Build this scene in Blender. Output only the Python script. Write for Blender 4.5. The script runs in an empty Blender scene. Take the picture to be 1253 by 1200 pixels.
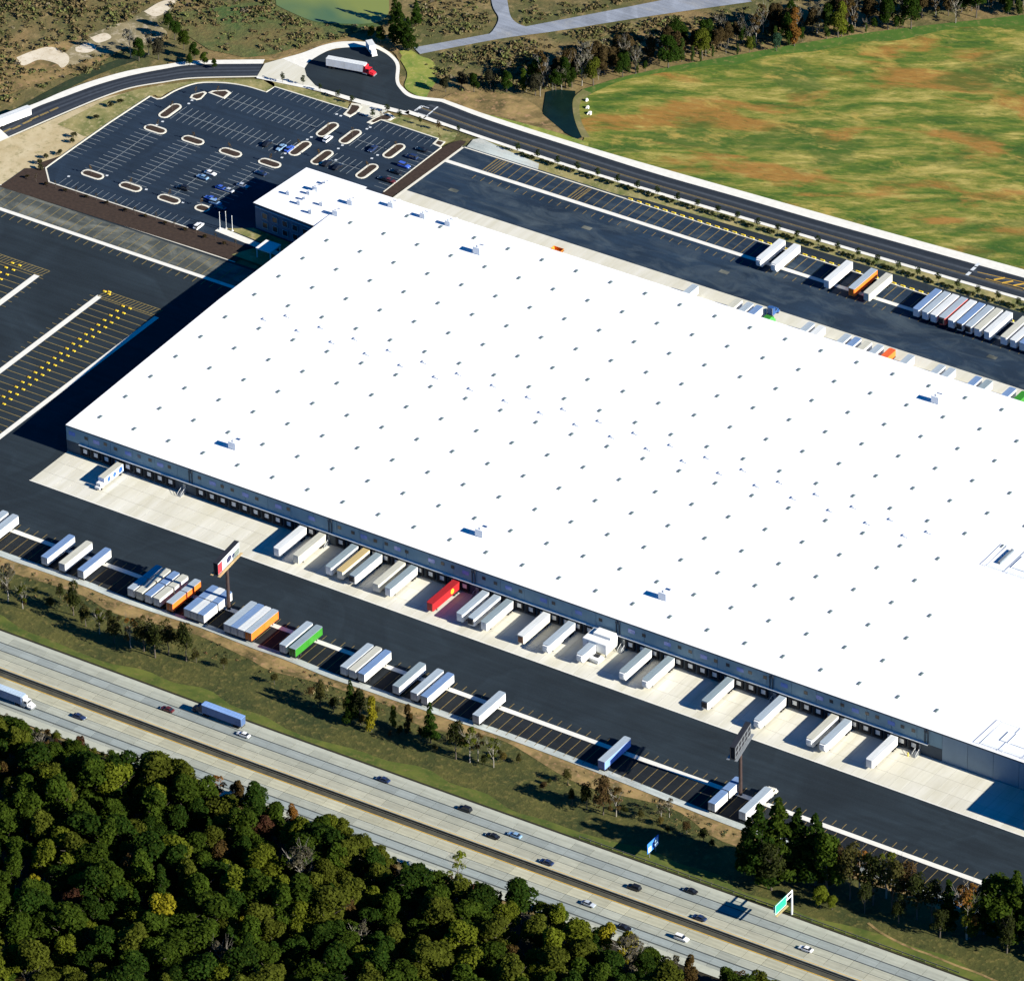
import bpy, math, random
import numpy as np
from mathutils import Matrix, Vector

random.seed(7)
RNG = np.random.default_rng(11)
sc = bpy.context.scene
COL = sc.collection

# ------------------------------------------------------------------ camera
W_PX, H_PX, FOC = 1253.0, 1200.0, 8569.83
YAW, PITCH, ROLL = -0.5983, 0.5784, 0.0245
CAM = np.array([1243.384, -1577.303, 1284.977])
_f = np.array([math.sin(YAW) * math.cos(PITCH), math.cos(YAW) * math.cos(PITCH), -math.sin(PITCH)])
_r = np.array([math.cos(YAW), -math.sin(YAW), 0.0])
_d = np.cross(_f, _r)
RM = np.array([math.cos(ROLL) * _r + math.sin(ROLL) * _d, -math.sin(ROLL) * _r + math.cos(ROLL) * _d, _f])
cam_data = bpy.data.cameras.new('camera')
cam = bpy.data.objects.new('camera', cam_data)
COL.objects.link(cam)
m = Matrix.Identity(4)
for k in range(3):
    m[k][0] = RM[0][k]; m[k][1] = -RM[1][k]; m[k][2] = -RM[2][k]; m[k][3] = CAM[k]
cam.matrix_world = m
cam_data.sensor_fit = 'HORIZONTAL'
cam_data.sensor_width = 36.0
cam_data.lens = FOC / W_PX * 36.0
cam_data.clip_start = 10.0
cam_data.clip_end = 30000.0
sc.camera = cam

# ------------------------------------------------------------------ light
SUN_ELEV = math.radians(25.0)
SUN_AZ = math.atan2(1.0, 0.05)
sun_data = bpy.data.lights.new('sun', 'SUN')
sun_data.energy = 5.0
sun_data.angle = math.radians(0.5)
sun_data.color = (1.0, 0.955, 0.87)
sun = bpy.data.objects.new('sun', sun_data)
COL.objects.link(sun)
sv = Vector((math.sin(SUN_AZ) * math.cos(SUN_ELEV), math.cos(SUN_AZ) * math.cos(SUN_ELEV), math.sin(SUN_ELEV)))
sun.rotation_euler = sv.to_track_quat('Z', 'Y').to_euler()
sun.location = (400, 0, 300)
world = bpy.data.worlds.new('World')
sc.world = world
world.use_nodes = True
wn = world.node_tree
bg = wn.nodes['Background']
sky = wn.nodes.new('ShaderNodeTexSky')
sky.sky_type = 'NISHITA'
sky.sun_disc = False
sky.sun_elevation = SUN_ELEV
sky.sun_rotation = SUN_AZ
sky.air_density = 0.75
sky.dust_density = 0.0
sky.ozone_density = 9.0
sky.altitude = 1300.0
hs = wn.nodes.new('ShaderNodeHueSaturation')
hs.inputs['Saturation'].default_value = 1.45
wn.links.new(sky.outputs[0], hs.inputs['Color'])
wn.links.new(hs.outputs[0], bg.inputs[0])
bg.inputs[1].default_value = 0.065
vs = sc.view_settings
vs.view_transform = 'Standard'
vs.look = 'None'
vs.gamma = 1.0
vs.use_curve_mapping = False
vs.exposure = 1.15
try:
    sc.cycles.max_bounces = 5
    sc.cycles.diffuse_bounces = 3
except Exception:
    pass


def at(px, py, z=0.0):
    """world point at height z seen at a position measured on the photograph"""
    d = np.array([(px - W_PX / 2) / FOC, (py - H_PX / 2) / FOC, 1.0]) @ RM
    t = (z - CAM[2]) / d[2]
    p = CAM + d * t
    return (float(p[0]), float(p[1]))


def seen(x, y, z):
    q = RM @ (np.array([x, y, z]) - CAM)
    return (W_PX / 2 + FOC * q[0] / q[2], H_PX / 2 + FOC * q[1] / q[2])


def atl(pts, z=0.0):
    return [at(x, y, z) for x, y in pts]


def hwy_y(x, base):
    return base + float(np.interp(x, [-200, 40, 143, 236, 321, 397, 600], [-1.0, -0.4, 0.0, 1.4, 2.9, 3.9, 6.5]))


ORD = ['first', 'second', 'third', 'fourth', 'fifth', 'sixth', 'seventh', 'eighth', 'ninth', 'tenth', 'eleventh', 'twelfth',
       'thirteenth', 'fourteenth', 'fifteenth', 'sixteenth', 'seventeenth', 'eighteenth', 'nineteenth', 'twentieth']
ORD += ['twenty-' + o for o in ORD[:9]] + ['thirtieth'] + ['thirty-' + o for o in ORD[:9]] + ['fortieth'] + ['forty-' + o for o in ORD[:9]]


# ------------------------------------------------------------------ materials
class NT:
    def __init__(self, name):
        self.m = bpy.data.materials.new(name)
        self.m.use_nodes = True
        self.t = self.m.node_tree
        self.b = self.t.nodes['Principled BSDF']

    def n(self, kind, **kw):
        nd = self.t.nodes.new('ShaderNode' + kind)
        for k, v in kw.items():
            setattr(nd, k, v)
        return nd

    def l(self, a, b):
        self.t.links.new(a, b)

    def coords(self, scale=(1, 1, 1), rot=0.0, obj=False):
        mp = self.n('Mapping')
        if obj:
            self.l(self.n('TexCoord').outputs['Object'], mp.inputs[0])
        else:
            self.l(self.n('NewGeometry').outputs['Position'], mp.inputs[0])
        if rot:
            mp.vector_type = 'TEXTURE'
            scale = tuple(1.0 / v for v in scale)
        mp.inputs['Rotation'].default_value = (0, 0, rot)
        mp.inputs['Scale'].default_value = scale
        return mp.outputs[0]

    def noise(self, co, scale, detail=4.0, rough=0.6, dist=0.0):
        nz = self.n('TexNoise')
        self.l(co, nz.inputs['Vector'])
        nz.inputs['Scale'].default_value = scale
        nz.inputs['Detail'].default_value = detail
        nz.inputs['Roughness'].default_value = rough
        nz.inputs['Distortion'].default_value = dist
        return nz.outputs['Fac']

    def ramp(self, fac, stops):
        r = self.n('ValToRGB')
        self.l(fac, r.inputs[0])
        els = r.color_ramp.elements
        while len(els) < len(stops):
            els.new(0.5)
        for e, (p, c) in zip(els, stops):
            e.position = p
            e.color = (*c, 1.0) if len(c) == 3 else c
        return r.outputs[0]

    def mix(self, fac, a, b, mode='MIX'):
        x = self.n('Mix', data_type='RGBA', blend_type=mode)
        for s, v in ((x.inputs[0], fac), (x.inputs[6], a), (x.inputs[7], b)):
            if isinstance(v, (int, float)):
                s.default_value = v
            elif isinstance(v, tuple):
                s.default_value = (*v, 1.0)
            else:
                self.l(v, s)
        return x.outputs[2]

    def done(self, color, rough=0.85, metal=0.0, spec=0.3, bump=None, bump_d=0.1):
        if isinstance(color, tuple):
            self.b.inputs['Base Color'].default_value = (*color, 1.0)
        else:
            self.l(color, self.b.inputs['Base Color'])
        self.b.inputs['Roughness'].default_value = rough
        self.b.inputs['Metallic'].default_value = metal
        self.b.inputs['Specular IOR Level'].default_value = spec
        if bump is not None:
            bp = self.n('Bump')
            bp.inputs['Distance'].default_value = bump_d
            self.l(bump, bp.inputs['Height'])
            self.l(bp.outputs[0], self.b.inputs['Normal'])
        return self.m


def sh(c, k):
    return tuple(min(1.0, v * k) for v in c)


def mat_plain(name, c, rough=0.7, metal=0.0, spec=0.3, var=0.25, scale=0.6, objspace=False):
    t = NT(name)
    nz = t.noise(t.coords(obj=objspace), scale, 5)
    return t.done(t.ramp(nz, [(0.25, sh(c, 1 - var)), (0.75, sh(c, 1 + var))]), rough, metal, spec)


def mat_two(name, a, b, c, s1, s2, rough=0.9, stretch=(1, 1, 1), rot=0.0, bump=0.0, lo=0.35, hi=0.65):
    """patches of a and b broken up by finer specks of c"""
    t = NT(name)
    co = t.coords(stretch, rot)
    n1 = t.noise(co, s1, 6, 0.65, 0.6)
    n2 = t.noise(co, s2, 4, 0.7)
    base = t.ramp(n1, [(lo, a), (hi, b)])
    col = t.mix(t.ramp(n2, [(0.52, (0, 0, 0)), (0.72, (1, 1, 1))]), base, c)
    return t.done(col, rough, bump=n2 if bump else None, bump_d=bump or 0.1)


def mat_tint(name, rough=0.5, spec=0.4, var=0.15, scale=0.8, metal=0.0, streak=(1, 1, 1)):
    """paint whose colour is the object's own"""
    t = NT(name)
    oi = t.n('ObjectInfo')
    nz = t.noise(t.coords(streak, obj=True), scale, 5)
    col = t.mix(1.0, oi.outputs['Color'], t.ramp(nz, [(0.25, (1 - var,) * 3), (0.75, (1 + var * 0.3,) * 3)]), 'MULTIPLY')
    return t.done(col, rough, metal, spec)


def mat_asphalt(name, c, patch=0.35, light=None, lo=0.5, hi=0.8):
    t = NT(name)
    co = t.coords()
    n1 = t.noise(co, 0.035, 6, 0.6, 0.5)
    n2 = t.noise(co, 1.6, 4, 0.7)
    base = t.ramp(n1, [(0.3, sh(c, 1 - patch)), (0.7, sh(c, 1 + patch))])
    n4 = t.noise(t.coords((0.025, 0.55, 1)), 1.0, 4, 0.6, 0.3)
    base = t.mix(1.0, base, t.ramp(n4, [(0.30, (0.82,) * 3), (0.68, (1.30,) * 3)]), 'MULTIPLY')
    n5 = t.noise(co, 0.012, 3, 0.5, 2.5)
    base = t.mix(1.0, base, t.ramp(n5, [(0.35, (0.85,) * 3), (0.48, (1.22,) * 3), (0.52, (0.92,) * 3), (0.7, (1.15,) * 3)]), 'MULTIPLY')
    if light:
        n3 = t.noise(t.coords((1, 2.2, 1), 0.0), 0.06, 6, 0.65, 1.0)
        base = t.mix(t.ramp(n3, [(lo, (0, 0, 0)), (hi, (1, 1, 1))]), base, light)
    col = t.mix(0.3, base, t.ramp(n2, [(0.3, sh(c, 0.5)), (0.7, sh(c, 1.5))]))
    return t.done(col, 0.85, spec=0.2)


def mat_road(name, c, light, v_marks):
    """asphalt with wheel tracks worn along the road (uv: u along, v across)"""
    t = NT(name)
    uv = t.n('TexCoord').outputs['UV']
    sx = t.n('SeparateXYZ')
    t.l(uv, sx.inputs[0])
    n2 = t.noise(t.coords(), 0.5, 5, 0.7)
    stops = []
    for p, k in v_marks:
        stops.append((p, tuple(c[i] * (1 - k) + light[i] * k for i in range(3))))
    base = t.ramp(sx.outputs[1], stops)
    col = t.mix(1.0, base, t.ramp(n2, [(0.25, (0.72,) * 3), (0.75, (1.15,) * 3)]), 'MULTIPLY')
    return t.done(col, 0.85, spec=0.2)


def mat_leaf(name, var=0.42):
    t = NT(name)
    oi = t.n('ObjectInfo')
    co = t.coords(obj=True)
    n1 = t.noise(co, 0.55, 3, 0.6)
    n2 = t.noise(co, 2.3, 2, 0.6)
    k = t.mix(0.5, t.ramp(n1, [(0.3, (1 - var,) * 3), (0.7, (1 + var,) * 3)]), t.ramp(n2, [(0.3, (1 - var,) * 3), (0.7, (1 + var,) * 3)]))
    warm = t.mix(t.ramp(n2, [(0.5, (0, 0, 0)), (0.75, (0.35,) * 3)]), oi.outputs['Color'], (0.115, 0.125, 0.012))
    col = t.mix(1.0, warm, k, 'MULTIPLY')
    t.done(col, 0.8, spec=0.04)
    tr = t.n('BsdfTranslucent')
    t.l(t.mix(1.0, col, (1.15, 1.2, 0.6), 'MULTIPLY'), tr.inputs['Color'])
    ms = t.n('MixShader')
    ms.inputs[0].default_value = 0.45
    t.l(t.b.outputs[0], ms.inputs[1])
    t.l(tr.outputs[0], ms.inputs[2])
    t.l(ms.outputs[0], t.t.nodes['Material Output'].inputs['Surface'])
    return t.m


M = {}
M['brush'] = mat_two('brush ground', (0.070, 0.072, 0.020), (0.190, 0.130, 0.050), (0.24, 0.175, 0.075), 0.024, 0.16, bump=0.6, lo=0.42, hi=0.60)
M['brush_green'] = mat_two('weedy ground', (0.034, 0.080, 0.016), (0.12, 0.095, 0.030), (0.13, 0.13, 0.04), 0.05, 0.4, bump=0.5)
M['tan_dirt'] = mat_two('graded tan dirt', (0.36, 0.28, 0.14), (0.50, 0.42, 0.26), (0.22, 0.19, 0.08), 0.06, 0.35)
M['pale_dirt'] = mat_two('bare pale dirt', (0.50, 0.43, 0.30), (0.62, 0.55, 0.42), (0.34, 0.26, 0.15), 0.09, 0.5)
M['dry_grass'] = mat_two('dry grass', (0.075, 0.060, 0.018), (0.29, 0.20, 0.075), (0.34, 0.20, 0.10), 0.12, 0.5)
M['rough_grass'] = mat_two('rough roadside grass', (0.026, 0.036, 0.006), (0.075, 0.072, 0.014), (0.14, 0.115, 0.03), 0.06, 0.45, bump=0.4)
M['green_margin'] = mat_two('mown green margin', (0.045, 0.070, 0.008), (0.11, 0.125, 0.018), (0.14, 0.12, 0.03), 0.09, 0.5)
M['field_margin'] = mat_two('lush field margin', (0.030, 0.085, 0.007), (0.065, 0.125, 0.012), (0.16, 0.15, 0.04), 0.10, 0.4)
M['thin_bank'] = mat_two('thin grass bank', (0.10, 0.11, 0.03), (0.17, 0.15, 0.055), (0.24, 0.19, 0.09), 0.10, 0.4)
M['pale_scrub'] = mat_two('thin pale scrub', (0.10, 0.09, 0.035), (0.30, 0.24, 0.13), (0.45, 0.38, 0.26), 0.06, 0.3)
M['bright_grass'] = mat_two('bright grass bank', (0.09, 0.16, 0.02), (0.26, 0.26, 0.05), (0.36, 0.30, 0.10), 0.10, 0.5)
M['yard_grass'] = mat_two('thin new grass', (0.08, 0.105, 0.022), (0.30, 0.25, 0.10), (0.38, 0.31, 0.16), 0.09, 0.5)
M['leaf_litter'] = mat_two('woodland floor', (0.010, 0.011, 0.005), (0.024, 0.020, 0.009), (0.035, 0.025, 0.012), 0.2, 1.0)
M['mulch'] = mat_plain('bark mulch', (0.036, 0.022, 0.014), 0.95, var=0.4, scale=0.8)
M['asphalt'] = mat_asphalt('yard asphalt', (0.0140, 0.0215, 0.0270), 0.25)
M['asphalt_black'] = mat_asphalt('fresh black asphalt', (0.0095, 0.0125, 0.0150), 0.3)
M['asphalt_far'] = mat_asphalt('dusty asphalt', (0.0120, 0.0250, 0.0430), 0.3, (0.085, 0.11, 0.12), 0.47, 0.80)
M['asphalt_park'] = mat_asphalt('car park asphalt', (0.0125, 0.0235, 0.0390), 0.2)
M['asphalt_worn'] = mat_asphalt('worn grey asphalt', (0.055, 0.062, 0.055), 0.4, (0.24, 0.24, 0.19), 0.45, 0.7)
M['grey_lane'] = mat_asphalt('old grey lane', (0.20, 0.22, 0.25), 0.15, (0.34, 0.33, 0.29), 0.55, 0.8)
M['conc_strip'] = mat_plain('pale concrete', (0.66, 0.64, 0.56), 0.85, var=0.10, scale=0.5)
M['kerb'] = mat_plain('kerb concrete', (0.62, 0.59, 0.48), 0.85, var=0.12, scale=0.8)
M['drain'] = mat_asphalt('dusty concrete channel', (0.33, 0.36, 0.33), 0.4, (0.50, 0.49, 0.42), 0.45, 0.65)
M['line_yellow'] = mat_plain('yellow line paint', (0.20, 0.145, 0.05), 0.8, var=0.35, scale=1.0)
M['line_dim'] = mat_plain('dull yellow line paint', (0.20, 0.155, 0.055), 0.8, var=0.35, scale=1.0)
M['line_amber'] = mat_plain('amber line paint', (0.55, 0.33, 0.04), 0.8, var=0.2, scale=1.0)
M['line_grey'] = mat_plain('worn line paint', (0.27, 0.30, 0.30), 0.8, var=0.3, scale=1.0)
M['line_white'] = mat_plain('white line paint', (0.55, 0.58, 0.58), 0.8, var=0.15, scale=1.0)
M['paint_yellow'] = mat_plain('yellow enamel', (0.72, 0.50, 0.03), 0.5, var=0.1)

M['pool_bank'] = mat_two('dark ditch grass', (0.010, 0.018, 0.006), (0.022, 0.036, 0.010), (0.05, 0.05, 0.018), 0.08, 0.5)
# apron concrete: slab joints, drips along the bays
t = NT('apron concrete')
co = t.coords()
n1 = t.noise(t.coords((1, 0.12, 1)), 0.22, 6, 0.65, 0.4)
n2 = t.noise(co, 0.05, 4, 0.6)
base = t.ramp(n1, [(0.30, (0.50, 0.475, 0.37)), (0.55, (0.60, 0.58, 0.49)), (0.75, (0.66, 0.64, 0.57))])
base = t.mix(t.ramp(n2, [(0.45, (0, 0, 0)), (0.75, (0.5,) * 3)]), base, (0.52, 0.49, 0.36))
oi = t.n('ObjectInfo')
base = t.mix(1.0, base, t.ramp(oi.outputs['Random'], [(0.0, (0.93, 0.925, 0.91)), (1.0, (1.03, 1.03, 1.02))]), 'MULTIPLY')
M['apron'] = t.done(base, 0.85)

# streaky meadow
t = NT('meadow grass')
rot = 0.53
c1 = t.coords((0.30, 1.0, 1.0), rot)
g1 = t.noise(t.coords((0.40, 1.0, 1.0), rot - 0.15), 0.050, 6, 0.60, 0.35)
g2 = t.noise(c1, 0.11, 7, 0.72, 0.3)
g3 = t.noise(t.coords((0.30, 1, 1), rot - 0.3), 0.50, 5, 0.72, 0.4)
g4 = t.noise(t.coords((0.6, 1, 1), rot + 0.2), 0.034, 5, 0.62, 0.3)
g5 = t.noise(t.coords((0.5, 1, 1), rot - 0.45), 0.075, 6, 0.68, 0.25)
base = t.ramp(g2, [(0.37, (0.030, 0.078, 0.005)), (0.46, (0.080, 0.125, 0.010)), (0.54, (0.185, 0.180, 0.028)), (0.65, (0.40, 0.32, 0.085))])
base = t.mix(t.ramp(g1, [(0.525, (0, 0, 0)), (0.60, (0.85,) * 3)]), base, (0.28, 0.130, 0.024))
base = t.mix(t.ramp(g4, [(0.53, (0, 0, 0)), (0.61, (0.75,) * 3)]), base, (0.032, 0.082, 0.006))
base = t.mix(t.ramp(g5, [(0.57, (0, 0, 0)), (0.66, (0.85,) * 3)]), base, (0.36, 0.26, 0.055))
base = t.mix(t.ramp(g3, [(0.53, (0, 0, 0)), (0.70, (0.50,) * 3)]), base, (0.30, 0.25, 0.065))
base = t.mix(t.ramp(g3, [(0.32, (0.6,) * 3), (0.44, (0, 0, 0))]), base, (0.034, 0.080, 0.006))
M['meadow'] = t.done(base, 0.95, bump=g3, bump_d=0.5)

# roof membrane
t = NT('white roof membrane')
n1 = t.noise(t.coords(), 0.02, 5, 0.6)
n2 = t.noise(t.coords((0.1, 1, 1)), 0.3, 3, 0.6)
base = t.ramp(n1, [(0.35, (0.80, 0.80, 0.78)), (0.7, (0.84, 0.84, 0.83))])
n3 = t.noise(t.coords(), 0.045, 6, 0.7, 1.0)
base = t.mix(t.ramp(n3, [(0.66, (0, 0, 0)), (0.78, (0.55,) * 3)]), base, (0.62, 0.60, 0.52))
M['roof'] = t.done(t.mix(t.ramp(n2, [(0.5, (0, 0, 0)), (0.8, (0.15,) * 3)]), base, (0.76, 0.76, 0.74)), 0.6)
M['wall'] = mat_plain('grey tilt-up panel', (0.205, 0.305, 0.335), 0.8, var=0.12, scale=0.25)
M['wall_pale'] = mat_plain('pale tilt-up panel', (0.25, 0.32, 0.35), 0.8, var=0.08, scale=0.25)
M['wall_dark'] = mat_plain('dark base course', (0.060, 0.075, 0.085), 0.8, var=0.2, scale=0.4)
M['apron_joint'] = mat_plain('dusty slab joint', (0.33, 0.31, 0.25), 0.9, var=0.2)
M['office_wall'] = mat_plain('blue-grey office wall', (0.10, 0.135, 0.18), 0.8, var=0.08, scale=0.25)
M['joint'] = mat_plain('dark joint backing', (0.05, 0.06, 0.07), 0.9)
M['rubber'] = mat_plain('black rubber', (0.012, 0.013, 0.015), 0.9)
M['white_steel'] = mat_plain('white painted steel', (0.72, 0.73, 0.70), 0.5, var=0.06)
M['grey_steel'] = mat_plain('galvanised steel', (0.30, 0.32, 0.33), 0.45, 0.5, var=0.15)
M['dark_steel'] = mat_plain('dark steel', (0.025, 0.026, 0.03), 0.6, 0.2, var=0.2)
M['brown_steel'] = mat_plain('brown painted steel', (0.05, 0.032, 0.027), 0.6, 0.0, var=0.2)
M['glass_dark'] = mat_plain('dark window glass', (0.012, 0.014, 0.018), 0.35, 0.0, 0.6, var=0.2)
M['glass_blue'] = mat_plain('blue translucent glazing', (0.16, 0.24, 0.55), 0.25, 0.0, 0.6, var=0.2)
M['skylight'] = mat_plain('smoked skylight dome', (0.10, 0.135, 0.135), 0.3, 0.0, 0.5, var=0.1)
M['unit'] = mat_plain('roof unit casing', (0.74, 0.76, 0.76), 0.5, var=0.06)
M['unit_grey'] = mat_plain('roof unit grille', (0.16, 0.19, 0.21), 0.5, var=0.2)
M['box_paint'] = mat_tint('trailer side paint', 0.45, 0.4, 0.13, 0.5)
_t = NT('trailer side paint')
_oi = _t.n('ObjectInfo')
_sx = _t.n('SeparateXYZ')
_t.l(_t.coords((1, 1 / 1.22, 1), obj=True), _sx.inputs[0])
_fr = _t.n('Math', operation='FRACT')
_t.l(_sx.outputs[1], _fr.inputs[0])
_c = _t.mix(1.0, _oi.outputs['Color'], _t.ramp(_fr.outputs[0], [(0.0, (0.70,) * 3), (0.07, (1.0,) * 3)]), 'MULTIPLY')
_c = _t.mix(1.0, _c, _t.ramp(_t.noise(_t.coords((1, 0.6, 0.25), obj=True), 1.3, 5, 0.65), [(0.30, (0.84, 0.82, 0.78)), (0.60, (1.0,) * 3)]), 'MULTIPLY')
M['box_paint'] = _t.done(_c, 0.45, 0.0, 0.4)
M['box_roof'] = mat_tint('trailer roof sheet', 0.55, 0.3, 0.22, 0.5, 0.0, (1.6, 0.2, 1))
M['chassis'] = mat_plain('chassis black', (0.02, 0.02, 0.022), 0.7)
M['tyre'] = mat_plain('tyre', (0.014, 0.014, 0.015), 0.9)
M['car_paint'] = mat_tint('car paint', 0.25, 0.6, 0.05, 1.0)
M['car_glass'] = mat_plain('car glass', (0.012, 0.016, 0.022), 0.08, 0.0, 0.7, var=0.1)
M['leaf'] = mat_leaf('foliage')
M['bark'] = mat_plain('bark', (0.085, 0.070, 0.055), 0.9, var=0.35, scale=2.0, objspace=True)
M['bark_pale'] = mat_plain('pale bark', (0.24, 0.22, 0.18), 0.9, var=0.25, scale=2.0, objspace=True)
M['slab'] = None
t = NT('motorway concrete slab')
oi = t.n('ObjectInfo')
n1 = t.noise(t.coords(), 0.35, 6, 0.65)
n2 = t.noise(t.coords((0.12, 1.2, 1)), 1.0, 4, 0.6)
k = t.ramp(oi.outputs['Random'], [(0.0, (0.90, 0.90, 0.89)), (1.0, (1.06, 1.05, 1.03))])
c = t.mix(1.0, oi.outputs['Color'], k, 'MULTIPLY')
c = t.mix(1.0, c, t.ramp(n1, [(0.25, (0.88,) * 3), (0.75, (1.06,) * 3)]), 'MULTIPLY')
c = t.mix(1.0, c, t.ramp(n2, [(0.3, (0.86,) * 3), (0.65, (1.04,) * 3)]), 'MULTIPLY')
sx = t.n('SeparateXYZ')
mp = t.n('Mapping')
t.l(t.n('TexCoord').outputs['Object'], mp.inputs[0])
mp.inputs['Scale'].default_value = (1, 0.25, 1)
mp.inputs['Location'].default_value = (0, 0.5, 0)
t.l(mp.outputs[0], sx.inputs[0])
c = t.mix(1.0, c, t.ramp(sx.outputs[1], [(0.10, (1.0,) * 3), (0.27, (0.86,) * 3), (0.50, (0.97,) * 3), (0.73, (0.86,) * 3), (0.90, (1.0,) * 3)]), 'MULTIPLY')
M['slab'] = t.done(c, 0.85)
M['slab_gap'] = mat_plain('oily joint', (0.070, 0.080, 0.076), 0.8, var=0.25, scale=0.4)
M['shoulder'] = mat_plain('motorway shoulder', (0.37, 0.38, 0.305), 0.85, var=0.12, scale=0.3)
M['median'] = mat_plain('median asphalt', (0.060, 0.058, 0.042), 0.9, var=0.35, scale=0.3)
M['barrier'] = mat_plain('weathered barrier concrete', (0.12, 0.115, 0.09), 0.85, var=0.25, scale=0.5)
M['red_paint'] = mat_plain('red paint', (0.62, 0.03, 0.03), 0.4, var=0.08)
M['blue_paint'] = mat_plain('blue paint', (0.04, 0.11, 0.62), 0.4, var=0.1)
M['green_sign'] = mat_plain('green sign sheeting', (0.02, 0.36, 0.22), 0.4, var=0.05)
M['blue_sign'] = mat_plain('blue sign sheeting', (0.05, 0.20, 0.60), 0.4, var=0.05)
M['sign_pale'] = mat_plain('pale sign panel', (0.50, 0.68, 0.78), 0.4, var=0.05)
M['sign_navy'] = mat_plain('navy sign print', (0.015, 0.05, 0.22), 0.4, var=0.05)
M['ad_red'] = mat_plain('poster red', (0.42, 0.035, 0.045), 0.6, var=0.1)
M['ad_white'] = mat_plain('poster white', (0.70, 0.72, 0.72), 0.6, var=0.05)
M['ad_ink'] = mat_plain('poster ink', (0.03, 0.035, 0.08), 0.6, var=0.1)
M['ad_grey'] = mat_plain('poster grey green', (0.14, 0.17, 0.15), 0.6, var=0.2)
M['wood'] = mat_plain('timber walkway', (0.46, 0.33, 0.16), 0.8, var=0.15, scale=1.5)
M['ply_brown'] = mat_plain('brown plywood', (0.22, 0.10, 0.05), 0.8, var=0.2)
M['stone'] = mat_plain('pale stone', (0.68, 0.66, 0.60), 0.9, var=0.1)
t = NT('pond water')
n1 = t.noise(t.coords(), 0.02, 3, 0.5, 0.5)
M['pond'] = t.done(t.ramp(n1, [(0.40, (0.065, 0.125, 0.060)), (0.56, (0.18, 0.21, 0.050))]), 0.25, spec=0.3)
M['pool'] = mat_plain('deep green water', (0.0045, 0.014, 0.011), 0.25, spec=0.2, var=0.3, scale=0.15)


# ------------------------------------------------------------------ mesh tools
class MB:
    def __init__(self):
        self.v = []
        self.f = []

    def box(self, cx, cy, z0, sx, sy, sz, rot=0.0, taper=1.0):
        i = len(self.v)
        c, s = math.cos(rot), math.sin(rot)
        for zz, k in ((z0, 1.0), (z0 + sz, taper)):
            for dx, dy in ((-1, -1), (1, -1), (1, 1), (-1, 1)):
                x, y = dx * sx / 2 * k, dy * sy / 2 * k
                self.v.append((cx + c * x - s * y, cy + s * x + c * y, zz))
        self.f += [(i + 3, i + 2, i + 1, i), (i + 4, i + 5, i + 6, i + 7)] + [(i + a, i + (a + 1) % 4, i + 4 + (a + 1) % 4, i + 4 + a) for a in range(4)]
        return self

    def tube(self, p0, p1, r0, r1=None, n=8, caps=True):
        r1 = r0 if r1 is None else r1
        p0, p1 = Vector(p0), Vector(p1)
        d = (p1 - p0).normalized()
        a = d.orthogonal().normalized()
        b = d.cross(a)
        i = len(self.v)
        for p, r in ((p0, r0), (p1, r1)):
            for k in range(n):
                w = 2 * math.pi * k / n
                self.v.append(tuple(p + a * (math.cos(w) * r) + b * (math.sin(w) * r)))
        self.f += [(i + k, i + (k + 1) % n, i + n + (k + 1) % n, i + n + k) for k in range(n)]
        if caps:
            self.f += [tuple(i + n - 1 - k for k in range(n)), tuple(i + n + k for k in range(n))]
        return self

    def prism(self, poly, z0, z1, floor=False):
        a = sum(poly[k][0] * poly[(k + 1) % len(poly)][1] - poly[(k + 1) % len(poly)][0] * poly[k][1] for k in range(len(poly)))
        if a < 0:
            poly = poly[::-1]
        n = len(poly)
        i = len(self.v)
        self.v += [(x, y, z0) for x, y in poly] + [(x, y, z1) for x, y in poly]
        self.f.append(tuple(i + n + k for k in range(n)))
        if floor:
            self.f.append(tuple(i + n - 1 - k for k in range(n)))
        self.f += [(i + k, i + (k + 1) % n, i + n + (k + 1) % n, i + n + k) for k in range(n)]
        return self

    def poly(self, pts3):
        i = len(self.v)
        self.v += [tuple(p) for p in pts3]
        self.f.append(tuple(range(i, i + len(pts3))))
        return self

    def rect(self, x0, y0, x1, y1, z):
        return self.poly([(x0, y0, z), (x1, y0, z), (x1, y1, z), (x0, y1, z)])

    def line(self, p, q, w, z):
        dx, dy = q[0] - p[0], q[1] - p[1]
        L = math.hypot(dx, dy) or 1
        nx, ny = -dy / L * w / 2, dx / L * w / 2
        return self.poly([(p[0] - nx, p[1] - ny, z), (q[0] - nx, q[1] - ny, z), (q[0] + nx, q[1] + ny, z), (p[0] + nx, p[1] + ny, z)])

    def mesh(self, name, mat):
        me = bpy.data.meshes.new(name)
        me.from_pydata(self.v, [], self.f)
        me.materials.append(mat)
        me.update()
        return me

    def build(self, name, mat, parent=None, **kw):
        return link(name, self.mesh(name, mat), parent, **kw)


def link(name, me, parent=None, loc=None, rot=None, color=None, label=None, kind=None):
    o = bpy.data.objects.new(name, me)
    COL.objects.link(o)
    if parent is not None:
        o.parent = parent
    if loc is not None:
        o.location = loc
    if rot is not None:
        o.rotation_euler = (0, 0, rot)
    if color is not None:
        o.color = (*color, 1.0)
    if label:
        o['label'] = label
    if kind:
        o['kind'] = kind
    return o


def tag(o, label, cat, group=None):
    o['label'] = label
    o['category'] = cat
    if group:
        o['group'] = group
    return o


def thing(name, label, cat, loc=(0, 0, 0), rot=0.0, group=None):
    o = bpy.data.objects.new(name, None)
    COL.objects.link(o)
    o.empty_display_size = 1.0
    o.location = loc
    o.rotation_euler = (0, 0, rot)
    return tag(o, label, cat, group)


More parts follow.
